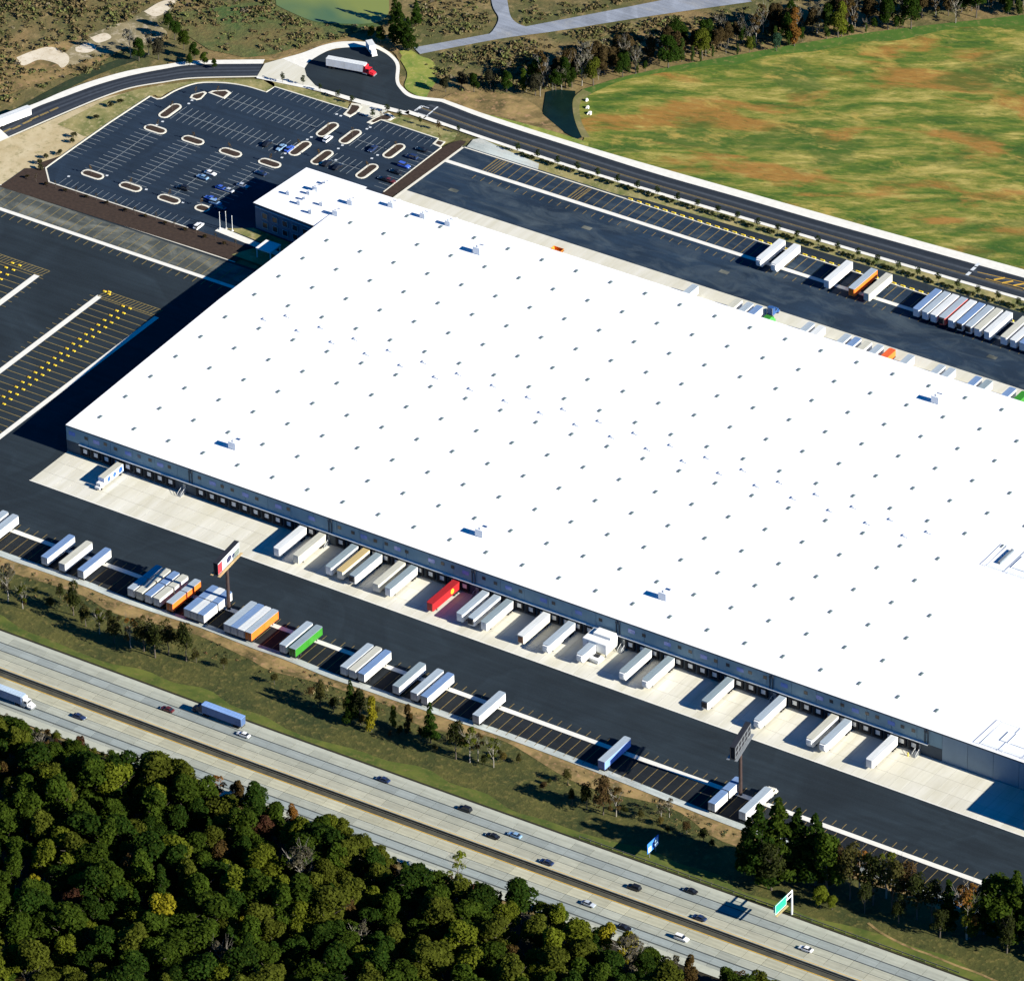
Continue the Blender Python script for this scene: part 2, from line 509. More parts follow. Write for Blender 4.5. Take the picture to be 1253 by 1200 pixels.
def copy_thing(src, loc, rot=0.0, label=None, recolor=None):
    def cp(o, parent):
        c = o.copy()
        COL.objects.link(c)
        if parent is not None:
            c.parent = parent
        if recolor and o.name.split('.')[0] in recolor:
            c.color = (*recolor[o.name.split('.')[0]], 1.0)
        for ch in KIDS(o):
            cp(ch, c)
        return c
    r = cp(src, None)
    r.location = loc
    r.rotation_euler = (0, 0, rot)
    if label:
        r['label'] = label
    return r


def KIDS(o):
    return list(o.children)


def smooth_line(pts, n):
    """Catmull-Rom through the points, n samples evenly spread"""
    P = np.array([pts[0]] + list(pts) + [pts[-1]], float)
    P[0] = 2 * P[1] - P[2]
    P[-1] = 2 * P[-2] - P[-3]
    out = []
    for i in range(1, len(P) - 2):
        for u in np.linspace(0, 1, 16, endpoint=False):
            a, b, c, d = P[i - 1], P[i], P[i + 1], P[i + 2]
            out.append(0.5 * (2 * b + (c - a) * u + (2 * a - 5 * b + 4 * c - d) * u * u + (3 * b - a - 3 * c + d) * u ** 3))
    out.append(P[-2])
    out = np.array(out)
    s = np.concatenate([[0], np.cumsum(np.hypot(*np.diff(out, axis=0).T))])
    q = np.linspace(0, s[-1], n)
    return [(float(np.interp(v, s, out[:, 0])), float(np.interp(v, s, out[:, 1]))) for v in q]


def strip_mesh(name, A, B, z, mat, n=40, smooth=True):
    if smooth:
        A, B = smooth_line(A, n), smooth_line(B, n)
    n = len(A)
    me = bpy.data.meshes.new(name)
    v = []
    for a, b in zip(A, B):
        v += [(a[0], a[1], z), (b[0], b[1], z)]
    f = [(2 * i, 2 * i + 1, 2 * i + 3, 2 * i + 2) for i in range(n - 1)]
    me.from_pydata(v, [], f)
    uv = me.uv_layers.new(name='UVMap')
    for i in range(n - 1):
        for k, (uu, vv) in enumerate(((i, 0), (i, 1), (i + 1, 1), (i + 1, 0))):
            uv.data[4 * i + k].uv = (uu / (n - 1), vv)
    me.materials.append(mat)
    return me


def struct(name, mb, mat, z=None):
    return mb.build(name, mat, kind='structure')


def area(name, pts, z, mat):
    a = sum(pts[k][0] * pts[(k + 1) % len(pts)][1] - pts[(k + 1) % len(pts)][0] * pts[k][1] for k in range(len(pts)))
    if a < 0:
        pts = pts[::-1]
    return MB().poly([(x, y, z) for x, y in pts]).build(name, mat, kind='structure')


def offset_line(pts, w):
    """thin ribbon of width w centred on the polyline"""
    P = np.array(pts, float)
    T = np.gradient(P, axis=0)
    T /= np.hypot(T[:, 0], T[:, 1])[:, None] + 1e-9
    N = np.stack([-T[:, 1], T[:, 0]], 1) * w / 2
    return [tuple(p) for p in P + N], [tuple(p) for p in P - N]


def kerb_run(mb, pts, w, z0, z1, closed=False):
    A, B = offset_line(pts + ([pts[0]] if closed else []), w)
    for i in range(len(A) - 1):
        mb.prism([A[i], A[i + 1], B[i + 1], B[i]], z0, z1)
    return mb


# ================================================================== GROUND
struct('ground', MB().rect(-2500, -2500, 3500, 3500, -0.40), M['brush'])
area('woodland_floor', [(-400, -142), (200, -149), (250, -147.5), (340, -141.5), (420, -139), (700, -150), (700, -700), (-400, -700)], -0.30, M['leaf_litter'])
KD = atl([(-60, 650), (0, 673), (13, 678), (107, 711), (153, 730), (204, 747), (250, 762), (319, 789), (351, 800), (412, 825), (443, 835), (479, 848), (522, 862), (555, 874), (619, 895), (728, 936), (830, 977), (906, 1007)])
KD += [(KD[-1][0] + 40, KD[-1][1] + 0.2), (430, KD[-1][1] + 0.5)]
# roadside verge between the yard and the motorway
area('roadside_verge', [(-300, -66)] + [(x, y - 1.5) for x, y in KD] +
     [(700, -74), (700, -105.0), (397, -105.5), (321, -106), (236, -107.7), (143, -109.5), (39, -110), (-300, -112)], -0.20, M['rough_grass'])
dg = [(x + 0.5, y - 2.6) for x, y in KD]
dgl = [(x + 1.2, y - 8.0 - 2.6 * math.sin(x * 0.11) - 1.8 * math.sin(x * 0.29 + 1)) for x, y in KD]
link('dry_grass_bank', strip_mesh('dry_grass_bank', dg, dgl, -0.14, M['dry_grass'], 90), kind='structure')
vg = [(x, hwy_y(x, -107.4)) for x in np.arange(-100, 460, 12.0)]
vgl = [(x, y + 4.5 + 1.8 * math.sin(x * 0.07) + 1.3 * math.sin(x * 0.23)) for x, y in vg]
link('green_margin', strip_mesh('green_margin', vgl, vg, -0.16, M['green_margin'], 120), kind='structure')

# meadow
mead = atl([(715, 168), (708, 152), (704, 135), (705, 121), (716, 111), (760, 97), (830, 82), (900, 70), (1000, 52), (1100, 38), (1253, 21)])
mead += [(330, 700), (900, 600), (900, 262), (330, 264), (300, 265), (200, 259), (130, 254.5), (63, 252), (30, 252.5)]
mead = [tuple(p) for p in mead]
area('meadow', mead, -0.16, M['meadow'])
tm = atl([(712, 168), (705, 152), (701, 135), (702, 120), (713, 109), (760, 94.5), (830, 79.5), (900, 67.5), (1000, 49.5), (1100, 35), (1253, 18)])
tmi = atl([(722, 168), (713, 152), (709, 136), (711, 124), (724, 114), (760, 99), (800, 90.5), (830, 86), (870, 80), (900, 79), (940, 68), (1000, 62), (1050, 51), (1100, 49), (1170, 34), (1253, 31)])
link('green_margin', strip_mesh('green_margin', tm[4:], tmi[4:], -0.12, M['field_margin'], 60), kind='structure')
link('sandy_margin', strip_mesh('sandy_margin', tm[:5], tmi[:5], -0.11, M['thin_bank'], 30), kind='structure')
area('deep_pool', atl([(668, 112), (680, 109), (704, 111), (704, 135), (708, 152), (714, 167), (706, 170), (690, 161), (664, 139)]), -0.18, M['pool'])  # flat dark green sheet at the rounded end of the meadow
area('weedy_slope', atl([(200, 18), (262, 8), (330, 0), (470, -10), (478, 28), (440, 38), (380, 52), (335, 66), (300, 70), (255, 60), (225, 40)]), -0.24, M['brush_green'])
area('pond', smooth_line(atl([(338, 6), (352, 13), (385, 26), (425, 29), (458, 28), (473, 20), (476, 4), (468, -20), (400, -40), (340, -18), (338, 6)]), 60)[:-1], -0.12, M['pond'])
area('dry_clearing', smooth_line(atl([(0, 70), (60, 55), (120, 38), (160, 35), (150, 60), (90, 88), (30, 108), (-10, 118), (-20, 90), (0, 70)]), 50)[:-1], -0.22, M['dry_grass'])
link('grass_ditch', strip_mesh('grass_ditch', atl([(-30, 158), (20, 132), (60, 110), (100, 90), (140, 74), (170, 66)]), atl([(-30, 170), (20, 143), (60, 121), (100, 100), (140, 83), (170, 73)]), -0.2, M['pool_bank'], 30), kind='structure')  # flat dark green strip following the curved road
area('dirt_patch', smooth_line(atl([(20, 70), (40, 62), (62, 57), (82, 66), (84, 76), (76, 83), (70, 78), (58, 74), (46, 73), (28, 80), (20, 70)]), 50)[:-1], -0.18, M['pale_dirt'])
area('dry_clearing', smooth_line(atl([(80, 64), (105, 44), (150, 26), (185, 8), (215, -6), (212, 10), (192, 26), (205, 40), (190, 52), (150, 60), (110, 72), (84, 80), (80, 64)]), 60)[:-1], -0.215, M['pale_scrub'])
area('dirt_patch', smooth_line(atl([(92, 58), (108, 52), (118, 58), (108, 64), (94, 63), (92, 58)]), 30)[:-1], -0.18, M['pale_dirt'])
area('dirt_patch', smooth_line(atl([(110, 46), (128, 40), (136, 46), (120, 52), (110, 46)]), 30)[:-1], -0.18, M['pale_dirt'])
area('dirt_patch', smooth_line(atl([(176, 14), (196, 2), (214, 0), (206, 12), (190, 20), (176, 14)]), 30)[:-1], -0.18, M['pale_dirt'])
area('grass_bank', smooth_line(atl([(484, 64), (500, 60), (514, 68), (530, 75), (535, 95), (525, 112), (520, 119), (505, 114), (495, 105), (498, 88), (484, 64)]), 60)[:-1], -0.18, M['bright_grass'])
area('sandy_bank', smooth_line(atl([(528, 128), (560, 112), (620, 114), (655, 128), (668, 142), (690, 162), (668, 160), (610, 146), (528, 128)]), 60)[:-1], -0.22, M['dry_grass'])
link('grass_margin', strip_mesh('grass_margin', atl([(515, 118), (560, 131), (610, 143), (668, 158), (720, 174)]), atl([(515, 121), (560, 135), (610, 147), (668, 164), (720, 179)]), -0.12, M['bright_grass'], 24), kind='structure')
link('sandy_margin', strip_mesh('sandy_margin', atl([(206, 76), (250, 71), (300, 70), (340, 68), (372, 60), (400, 52), (440, 46), (480, 55), (492, 68)]), atl([(206, 81), (250, 75), (300, 74), (343, 73), (374, 66), (400, 56), (440, 51), (478, 62), (489, 75)]), -0.13, M['dry_grass'], 40), kind='structure')

# tan graded ground left of the car park
area('graded_ground', [(-330, 125), (-133, 118.5), (-132.5, 133.5), (-126.5, 138), (-126.6, 149), (-126.2, 177), (-124.5, 201), at(200, 103), at(128, 119), at(96, 132), at(48, 153), at(12, 168), (-180, 140), (-330, 150)], -0.15, M['tan_dirt'])
area('thin_grass', smooth_line(atl([(70, 152), (100, 137), (130, 122), (165, 110), (200, 104), (240, 99), (300, 97), (330, 99), (336, 105), (326, 112), (300, 105), (270, 100), (235, 102), (205, 113), (196, 119), (184, 117), (150, 139), (120, 159), (106, 167), (90, 160), (70, 152)]), 120)[:-1], -0.10, M['yard_grass'])
area('thin_grass', atl([(322, 98), (345, 100), (400, 116), (430, 126), (434, 132), (424, 134), (335, 106)]), -0.10, M['yard_grass'])
area('thin_grass', atl([(470, 141), (490, 141), (530, 153), (560, 163), (556, 171), (539, 179), (530, 175), (536, 170), (466, 147)]), -0.10, M['yard_grass'])

# far road with its concrete edges
ROAD_FAR_OUT = [(-31, 252.5), (-8, 250.5), (28, 250.2), (63, 250.1), (97, 251.6), (130, 252.8), (163, 254.6), (212, 257.2), (300, 262), (420, 269)]
ROAD_FAR_IN = [(-38, 241.3), (-1, 239.7), (35, 239.2), (70, 239.9), (103, 241.0), (137, 242.2), (180, 243.8), (219, 245.4), (300, 250), (420, 257)]
WHITE_OUT = [(-31, 254.6), (-9, 253.4), (28, 253.3), (60, 254.3), (97, 256), (127, 257.4), (165, 259.3), (210, 262), (300, 267), (420, 274)]
M['road'] = mat_road('road asphalt', (0.017, 0.023, 0.031), (0.10, 0.115, 0.13), [(0.0, 0.1), (0.12, 0.0), (0.28, 0.05), (0.36, 0.55), (0.44, 0.1), (0.60, 0.05), (0.70, 0.45), (0.80, 0.05), (1.0, 0.1)])
M['road2'] = mat_road('curved road asphalt', (0.017, 0.022, 0.030), (0.085, 0.10, 0.12), [(0.0, 0.2), (0.14, 0.0), (0.30, 0.4), (0.42, 0.0), (0.52, 0.6), (0.62, 0.05), (0.80, 0.3), (1.0, 0.1)])
link('access_road', strip_mesh('access_road', ROAD_FAR_OUT, ROAD_FAR_IN, 0.02, M['road'], 60), kind='structure')
link('concrete_margin', strip_mesh('concrete_margin', WHITE_OUT, ROAD_FAR_OUT, 0.05, M['conc_strip'], 60), kind='structure')
INNER = [(-38, 239.6), (-1, 238.0), (35, 237.6), (70, 238.2), (103, 239.3), (137, 240.6), (180, 242.2), (219, 243.8), (300, 248.4), (420, 255.4)]
link('concrete_margin', strip_mesh('concrete_margin', ROAD_FAR_IN, INNER, 0.05, M['conc_strip'], 60), kind='structure')
cen = [(a[0] * 0.35 + b[0] * 0.65, a[1] * 0.35 + b[1] * 0.65) for a, b in zip(ROAD_FAR_OUT, ROAD_FAR_IN)]
for off in (-0.22, 0.22):
    A, B = offset_line(smooth_line([(x, y + off) for x, y in cen[:8]], 60), 0.2)
    link('centre_line', strip_mesh('centre_line', A, B, 0.05, M['line_yellow'], smooth=False), kind='structure')
# planted strip between the far road and the trailer rows
area('planting_strip', [(-3, 230.6), (420, 230.6), (420, 255)] + [(x, y - 0.0) for x, y in INNER[::-1][1:-1]] + [(-5, 238)], -0.05, M['yard_grass'])
area('service_lane', [(60, 230.8), (420, 230.8), (420, 238), (215, 236.6), (140, 235), (70, 232.6)], 0.0, M['asphalt'])
area('concrete_landing', [(-5, 230.4), (26, 230.4), (24, 234), (8, 236), (-4, 238.2), (-6, 236)], 0.03, M['drain'])

# cul-de-sac
cds = atl([(372.6, 84), (375, 93), (386, 105), (411.7, 115), (459.6, 128), (500, 139), (512, 142)]) + [(-31, 252.5)] + \
    atl([(502.7, 119.5), (488.3, 108), (483.8, 98), (485.5, 86), (483.6, 74), (472.4, 64.5), (453, 58.5), (419.7, 58.8), (400.6, 62.8), (384.6, 70.8), (376.6, 78)])
area('turning_circle', cds, 0.01, M['asphalt'])
ring_out = atl([(345, 72), (370, 65), (395.8, 55.5), (419.7, 51.2), (451.6, 52.3), (470, 60), (482.5, 69.6), (489, 80), (488.3, 98.3), (493, 107), (507.5, 117)]) + [(-31, 254.8)]
ring_in = atl([(372.6, 84), (378, 76), (400.6, 62.8), (419.7, 58.8), (453, 58.5), (467, 63), (479, 71.5), (484.6, 81), (484, 98), (488.3, 108), (502.7, 119.5)]) + [(-31, 252.5)]
link('concrete_margin', strip_mesh('concrete_margin', ring_out, ring_in, 0.06, M['conc_strip'], 70), kind='structure')
area('concrete_junction', atl([(324, 78), (345, 72), (376, 68), (378, 76), (372.6, 84), (375, 93), (386, 105), (396, 110), (353, 102), (314, 94.5)]), 0.04, M['apron'])
link('concrete_margin', strip_mesh('concrete_margin', atl([(314, 93.5), (353, 100), (394, 109), (437, 121), (500, 137)]) + [(-38, 241.3), (-20, 240.4)],
                                   atl([(314, 96), (353, 104), (394, 113), (437, 126), (498, 141)]) + [(-38.5, 239.0), (-20, 238.6)], 0.06, M['conc_strip'], 40), kind='structure')
area('car_park_entrance', atl([(441, 126), (474, 136), (467, 140), (456, 145.2), (437.5, 138.2), (443, 131)]), 0.04, M['apron'])

# curved road on the left
CR_OUT = [(-175, 110), (-163, 132), (-158.1, 150), (-156.4, 168.6), (-151.9, 183.0), (-146.4, 196.6), (-140.1, 208.5), (-132.5, 218.9), (-124.7, 227.4), (-103.3, 241.4)]
CR_IN = [(-168, 108), (-157, 130), (-151.5, 148.5), (-147.7, 162.3), (-142.9, 179.4), (-139.2, 191.0), (-134.5, 201.5), (-126.8, 211.0), (-118.9, 219.4), (-99.8, 232.4)]
link('curved_road', strip_mesh('curved_road', CR_OUT, CR_IN, 0.0, M['road2'], 60), kind='structure')
cw = [at(-60, 165), at(0, 141), at(40, 128), at(79.8, 111), at(119.7, 97), at(159.6, 86.3), at(200, 79.6), at(240, 74.5), at(324, 73)]
ci = [at(-60, 190), at(0, 157), at(40, 133.5), at(79.8, 118.3), at(119.7, 103.9), at(159.6, 92.8), at(200, 84.8), at(237.5, 79.5), at(321.8, 78.2)]
link('concrete_margin', strip_mesh('concrete_margin', cw, ci, 0.05, M['conc_strip'], 50), kind='structure')
A, B = offset_line(smooth_line(CR_IN, 60), 0.8)
link('concrete_margin', strip_mesh('concrete_margin', A, B, 0.05, M['kerb'], smooth=False), kind='structure')
mb = MB()
for px, py in ((8, 160), (20, 156), (33, 149.5), (42, 144.5), (54, 139.5), (66, 134)):
    x, y = at(px, py)
    mb.box(x, y, 0.02, 0.9, 4.0, 0.03, -0.25)
struct('lane_markings', mb, M['line_yellow'])
area('concrete_pad', atl([(-60, 190), (0, 158), (11, 168), (-20, 182)]), 0.06, M['conc_strip'])


# old grey lane
lane_a = atl([(506, 58), (540, 52), (600, 41), (640, 33), (760, 10), (900, -18)])
lane_b = atl([(514, 66), (560, 57), (620, 46), (680, 38), (800, 19), (920, 2)])
link('grey_lane', strip_mesh('grey_lane', lane_a, lane_b, -0.10, M['grey_lane'], 30), kind='structure')
link('grey_lane', strip_mesh('grey_lane', atl([(598, -20), (603, 8), (610, 22), (604, 36), (596, 44)]), atl([(618, -20), (622, 8), (626, 22), (636, 30), (650, 34)]), -0.08, M['grey_lane'], 20), kind='structure')

# ---- yards
area('yard_asphalt', [(-420, -66), (-60, -66)] + [(x, y - 0.3) for x, y in KD] + [(430, -29), (-6.7, -29), (-6.7, 120.4), (-420, 118)], 0.0, M['asphalt'])
kd = KD
area('trailer_row', [(-300, -59)] + [(430, -59)] + [(x, y + 0.4) for x, y in kd[::-1]] + [(-300, -66)], 0.025, M['asphalt_black'])
area('trailer_strip', [(-300, -60.1), (430, -60.1), (430, -58.1), (-300, -58.1)], 0.05, M['conc_strip'])
kdo = [(x + 0.5, y - 2.9) for x, y in kd]
link('drain_channel', strip_mesh('drain_channel', kd, kdo, 0.03, M['drain'], 60), kind='structure')
apron = area('dock_apron', [(-7.0, -31.0), (430, -31.0), (430, -10.0), (-7.0, -10.0)], 0.012, M['apron_joint'])
for r_, (ya, yb) in enumerate(((-31.0, -24.2), (-24.2, -17.2), (-17.2, -10.0))):
    sm_ = MB().box(0, 0, -0.05, 4.55 - 0.09, yb - ya - 0.09, 0.092).mesh('concrete_slab', M['apron'])
    for c_ in range(96):
        link('concrete_slab', sm_, apron, (-7.0 + 4.55 * (c_ + 0.5), (ya + yb) / 2, random.uniform(-0.003, 0.003)))
mb = MB().rect(-7.2, -31.5, 430, -31.0, 0.06)
struct('apron_edging', mb, M['conc_strip'])
# left yard
area('worn_bays', [(-300, 107.4), (-20, 107.4), (-20, 119), (-300, 119)], 0.03, M['asphalt_worn'])
area('trailer_strip', [(-300, 105.4), (-8, 105.4), (-8, 107.2), (-300, 107.2)], 0.05, M['conc_strip'])
area('trailer_strip', [(-85.8, 0), (-83.4, 0), (-83.4, 76.5), (-85.8, 76.5)], 0.05, M['conc_strip'])
area('trailer_strip', [(-58.5, -40), (-56.3, -40), (-56.3, 77), (-58.5, 77)], 0.05, M['conc_strip'])
area('trailer_strip', [(-33.0, -40), (-31.0, -40), (-31.0, 76), (-33.0, 76)], 0.05, M['conc_strip'])
area('yard_edging', [(-300, 118.6), (-30, 120.2), (-30, 120.7), (-300, 119.2)], 0.06, M['kerb'])
mb = MB()
for x in np.arange(-299, -20, 3.66):
    mb.rect(x, 107.6, x + 0.28, 118, 0.06)
    mb.rect(x, 101.8, x + 0.28, 104.8, 0.06)
for x0, x1 in ((-56, -47.5), (-43, -33.3), (-108, -98), (-94, -86.2)):
    for y in np.arange(-38, 76, 3.66):
        mb.rect(x0, y, x1, y + 0.30, 0.06)
for y in np.arange(-38, 76, 3.66):
    mb.rect(-60.8, y, -58.9, y + 0.25, 0.06)
    mb.rect(-83.0, y, -81.2, y + 0.25, 0.06)
for x0, x1, y0, y1 in ((-58, -33.5, 76.4, 80.6), (-106, -82.4, 76.9, 81.0)):
    for yy in (y0, y1):
        mb.rect(x0, yy, x1, yy + 0.3, 0.065)
    for x in np.arange(x0, x1, 1.5):
        mb.line((x, y0), (x + 1.2, y1), 0.3, 0.07)
struct('bay_markings', mb, M['line_dim'])
# front trailer row markings
mb = MB()
xs = np.arange(-4.3, 400, 3.66)
for x in xs:
    mb.rect(x, -70.9, x + 0.22, -60.6, 0.06)
    mb.rect(x, -57.6, x + 0.25, -54.8, 0.03)
struct('bay_markings', mb, M['line_amber'] if False else M['line_yellow'])
# far yard
area('far_yard', [(-6, 193.2), (430, 193.2), (430, 230.6), (-6, 230.6)], 0.02, M['asphalt_far'])
area('far_apron', [(-9, 172.0), (430, 172.0), (430, 193.4), (-6.6, 193.4)], 0.05, M['apron'])
area('trailer_strip', [(-6, 217.3), (430, 217.3), (430, 219.2), (-6, 219.2)], 0.05, M['conc_strip'])
area('yard_edging', [(-6.6, 229.3), (430, 229.3), (430, 229.9), (-6.6, 229.9)], 0.06, M['kerb'])
area('yard_edging', [(-7.6, 186), (-6.4, 186), (-5.4, 230), (-6.4, 230)], 0.06, M['kerb'])
mb = MB()
for x in np.arange(9.0, 400, 3.66):
    mb.rect(x, 219.5, x + 0.28, 229, 0.05)
    mb.rect(x, 212.6, x + 0.25, 215.4, 0.05)
for x in np.arange(9.2, 14, 1.2):
    mb.line((x, 219.6), (x + 0.4, 229), 0.35, 0.055)
for x in np.arange(46, 50, 1.2):
    mb.line((x, 219.6), (x + 0.4, 229), 0.35, 0.055)
struct('bay_markings', mb, M['line_yellow'])
mb = MB()
for px, py in ((555, 233), (718, 279), (886, 333), (1214, 437)):
    x, y = at(px, py)
    mb.box(x, y, 0.03, 3.6, 2.0, 0.03)
struct('manhole_apron', mb, M['asphalt_worn'])

# car park
park = [(-119.5, 130.6), (-126.6, 138), (-126.6, 149), (-126.2, 177)] + smooth_line(
    atl([(183.5, 118), (195.5, 121.5), (213.8, 111.5), (234.6, 103.6), (252, 101.2), (277.7, 102), (301.6, 106), (325.6, 113.1)]), 30) + \
    atl([(336, 106.5), (426, 134.2), (420.5, 140.6), (427, 144.5), (438, 138.0), (456, 145), (448, 150.5), (453, 153), (466, 147), (536.2, 170), (530, 176.5)]) + \
    [(-12.4, 225.1), (-12.4, 187), (-8.5, 173), (-10, 140), (-32, 131.2), (-58, 130.9)]
area('car_park', park, 0.0, M['asphalt_park'])
mb = MB()
kerb_run(mb, park[:1] + smooth_line(park[1:4], 8) + park[4:34] + park[34:37], 0.55, -0.05, 0.16)
kerb_run(mb, [park[0], (-90, 130.7), (-58, 130.9)], 0.5, -0.05, 0.16)
kerb_run(mb, atl([(466, 147), (500, 158), (536.2, 170), (530, 176.5), (539.4, 180.5)]), 0.55, -0.05, 0.16)
kerb_run(mb, [(-12.6, 225.1), (-12.6, 205), (-12.6, 188)], 0.45, -0.05, 0.16)
struct('car_park_kerb', mb, M['kerb'])
# mulch beds
area('mulch_bed', [(-133, 118.7), (-30, 121), (-30, 131), (-56, 131.2), (-119, 130.4), (-126.6, 137.6), (-132.8, 134)], 0.08, M['mulch'])
area('mulch_bed', [(-126.8, 138), (-126.8, 148.5), (-131, 139)], 0.06, M['mulch'])
area('mulch_bed', smooth_line([(-12.4, 186), (-12.4, 200), (-12.3, 215), (-12, 226), (-10.5, 231.5), (-8.5, 233.5), (-6.8, 232), (-6.6, 220), (-7.2, 202), (-8.2, 186)], 40), 0.10, M['mulch'])
mb = MB()
for y in (140, 146):
    pass
# bay lines of the car park
mb = MB()


def col_bays(xc, y0, y1, half=5.2):
    mb.rect(xc - 0.08, y0, xc + 0.08, y1, 0.03)
    for y in np.arange(y0, y1 + 0.1, 2.75):
        mb.rect(xc - half, y, xc + half, y + 0.17, 0.03)


def row_bays(yc, x0, x1, half=5.2, both=True):
    mb.rect(x0, yc - 0.08, x1, yc + 0.08, 0.03)
    for x in np.arange(x0, x1 + 0.1, 2.75):
        mb.rect(x, yc - half, x + 0.17, yc + (half if both else 0.0), 0.03)


col_bays(-109.2, 145.5, 179)
col_bays(-92.5, 146, 179)
col_bays(-75.8, 146.3, 179.5)
col_bays(-60.5, 147, 180)
row_bays(195.6, -109, -59)
row_bays(213.6, -101, -59)
row_bays(213.8, -42, -29)
row_bays(196.8, -42.5, -29)
for y in np.arange(150, 199, 2.75):
    mb.rect(-126.3, y, -121, y + 0.13, 0.03)
for x in np.arange(-116, -60, 2.75):
    mb.rect(x, 131.2, x + 0.13, 136.2, 0.03)
for x in np.arange(-90, -58, 2.75):
    mb.rect(x, 224.5, x + 0.13, 229.6, 0.03)
for x in np.arange(-44, -16, 2.75):
    mb.rect(x, 223.6, x + 0.13, 228.8, 0.03)
for y in np.arange(190, 222, 2.75):
    mb.rect(-18, y, -13, y + 0.13, 0.03)
struct('bay_markings', mb, M['line_grey'])
mb = MB()
for px, py in ((192, 153), (199, 149), (231, 127), (235, 123), (345, 193), (349, 188), (381, 168), (376, 171), (412, 140), (417, 142), (449, 158), (453, 156), (414, 182), (419, 178), (455, 194), (462, 190), (84, 216), (131, 215), (179, 232), (224, 248), (411, 196)):
    x, y = at(px, py)
    mb.box(x, y, 0.02, 0.9, 0.9, 0.03, 0.4)
for dx in (0, 3.2, 6.0):
    for px, py in ((510, 134), (528, 137), (522, 143)):
        x, y = at(px, py)
    mb.box(at(512, 133)[0] + dx * 0.1, at(512, 133)[1] + dx * 0.5 - 1, 0.03, 0.5, 1.2, 0.03)
for px, py, sx, sy in ((511, 133, 0.5, 4), (527, 138, 0.5, 3), (521, 143, 0.5, 3), (533, 133, 0.5, 3), (520, 131, 3.5, 0.3), (516, 140, 3.5, 0.3), (1196, 324, 1.2, 2.4), (1191, 329, 1.2, 2.4), (1185, 335, 1.2, 2.4)):
    x, y = at(px, py)
    mb.box(x, y, 0.03, sx, sy, 0.03)
struct('road_symbols', mb, M['line_white'])
mb = MB()
for k, (px, py) in enumerate(((1222, 341), (1232, 345), (1246, 348), (1258, 352))):
    x, y = at(px, py)
    mb.line((x - 1.0, y - 1.6), (x + 1.6, y + 1.6), 0.9, 0.06)
mb.line(at(1196, 333), at(1300, 356), 0.25, 0.065)
mb.line(at(1206, 341), at(1300, 365), 0.25, 0.065)
struct('hatched_median', mb, M['line_amber'])

# ================================================================== MOTORWAY
for nm, base, edges in (('far', -109.0, None), ('near', -130.2, None)):
    pass
XS = np.arange(-210, 620, 10.0)


def hwy_strip(name, b0, b1, z, mat):
    A = [(x, hwy_y(x, b0)) for x in XS]
    B = [(x, hwy_y(x, b1)) for x in XS]
    return link(name, strip_mesh(name, A, B, z, mat, smooth=False), kind='structure')


far_bed = hwy_strip('motorway', -108.6, -126.2, -0.06, M['slab_gap'])
near_bed = hwy_strip('motorway', -129.2, -146.0, -0.06, M['slab_gap'])
hwy_strip('median', -126.0, -129.4, -0.03, M['median'])
hwy_strip('motorway_shoulder', -108.2, -109.8, -0.02, M['shoulder'])
hwy_strip('motorway_shoulder', -143.0, -146.4, -0.02, M['shoulder'])
hwy_strip('motorway_shoulder', -124.2, -126.0, -0.02, M['shoulder'])
hwy_strip('gravel_edge', -107.3, -108.3, -0.05, M['leaf_litter'])
hwy_strip('edge_line', -129.3, -129.6, 0.0, M['line_amber'])
hwy_strip('edge_line', -125.0, -125.25, 0.0, M['line_amber'])
LANES = [(far_bed, -109.8, -113.35, (0.37, 0.385, 0.315), 0.12), (far_bed, -113.85, -117.1, (0.29, 0.325, 0.305), 0.12), (far_bed, -117.6, -120.75, (0.385, 0.39, 0.305), 0.13),
         (far_bed, -120.95, -124.2, (0.41, 0.405, 0.31), 0.13),
         (near_bed, -129.7, -134.0, (0.43, 0.42, 0.305), 0.13), (near_bed, -134.2, -137.65, (0.36, 0.375, 0.31), 0.13), (near_bed, -138.25, -141.3, (0.285, 0.325, 0.31), 0.12), (near_bed, -141.9, -143.1, (0.33, 0.35, 0.30), 0.14)]
SL = 7.0
for bed, y0, y1, colr, gap in LANES:
    me = MB().box(0, 0, -0.05, SL - gap, abs(y1 - y0), 0.05).mesh('concrete_slab', M['slab'])
    x = 28.0 if bed is far_bed else 40.0
    x_end = 425 if bed is far_bed else 395
    while x < x_end:
        yc = hwy_y(x, (y0 + y1) / 2)
        ang = math.atan2(hwy_y(x + 4, 0) - hwy_y(x - 4, 0), 8)
        k = random.uniform(0.93, 1.05)
        link('concrete_slab', me, bed, (x, yc, 0), ang, sh(colr, k))
        x += SL
# median barrier: one long thing made of cast segments
bar = thing('median_barrier', 'long weathered concrete barrier along the middle of the motorway', 'barrier', (0, 0, 0))
seg = MB()
seg.prism([(-2.96, -0.35), (2.96, -0.35), (2.96, 0.35), (-2.96, 0.35)], -0.03, 0.35).prism([(-2.96, -0.12), (2.96, -0.12), (2.96, 0.12), (-2.96, 0.12)], 0.35, 1.05)
sme = seg.mesh('barrier_segment', M['barrier'])
x = 20.0
while x < 430:
    link('barrier_segment', sme, bar, (x, hwy_y(x, -126.9), 0), math.atan2(hwy_y(x + 4, 0) - hwy_y(x - 4, 0), 8))
    x += 6.0
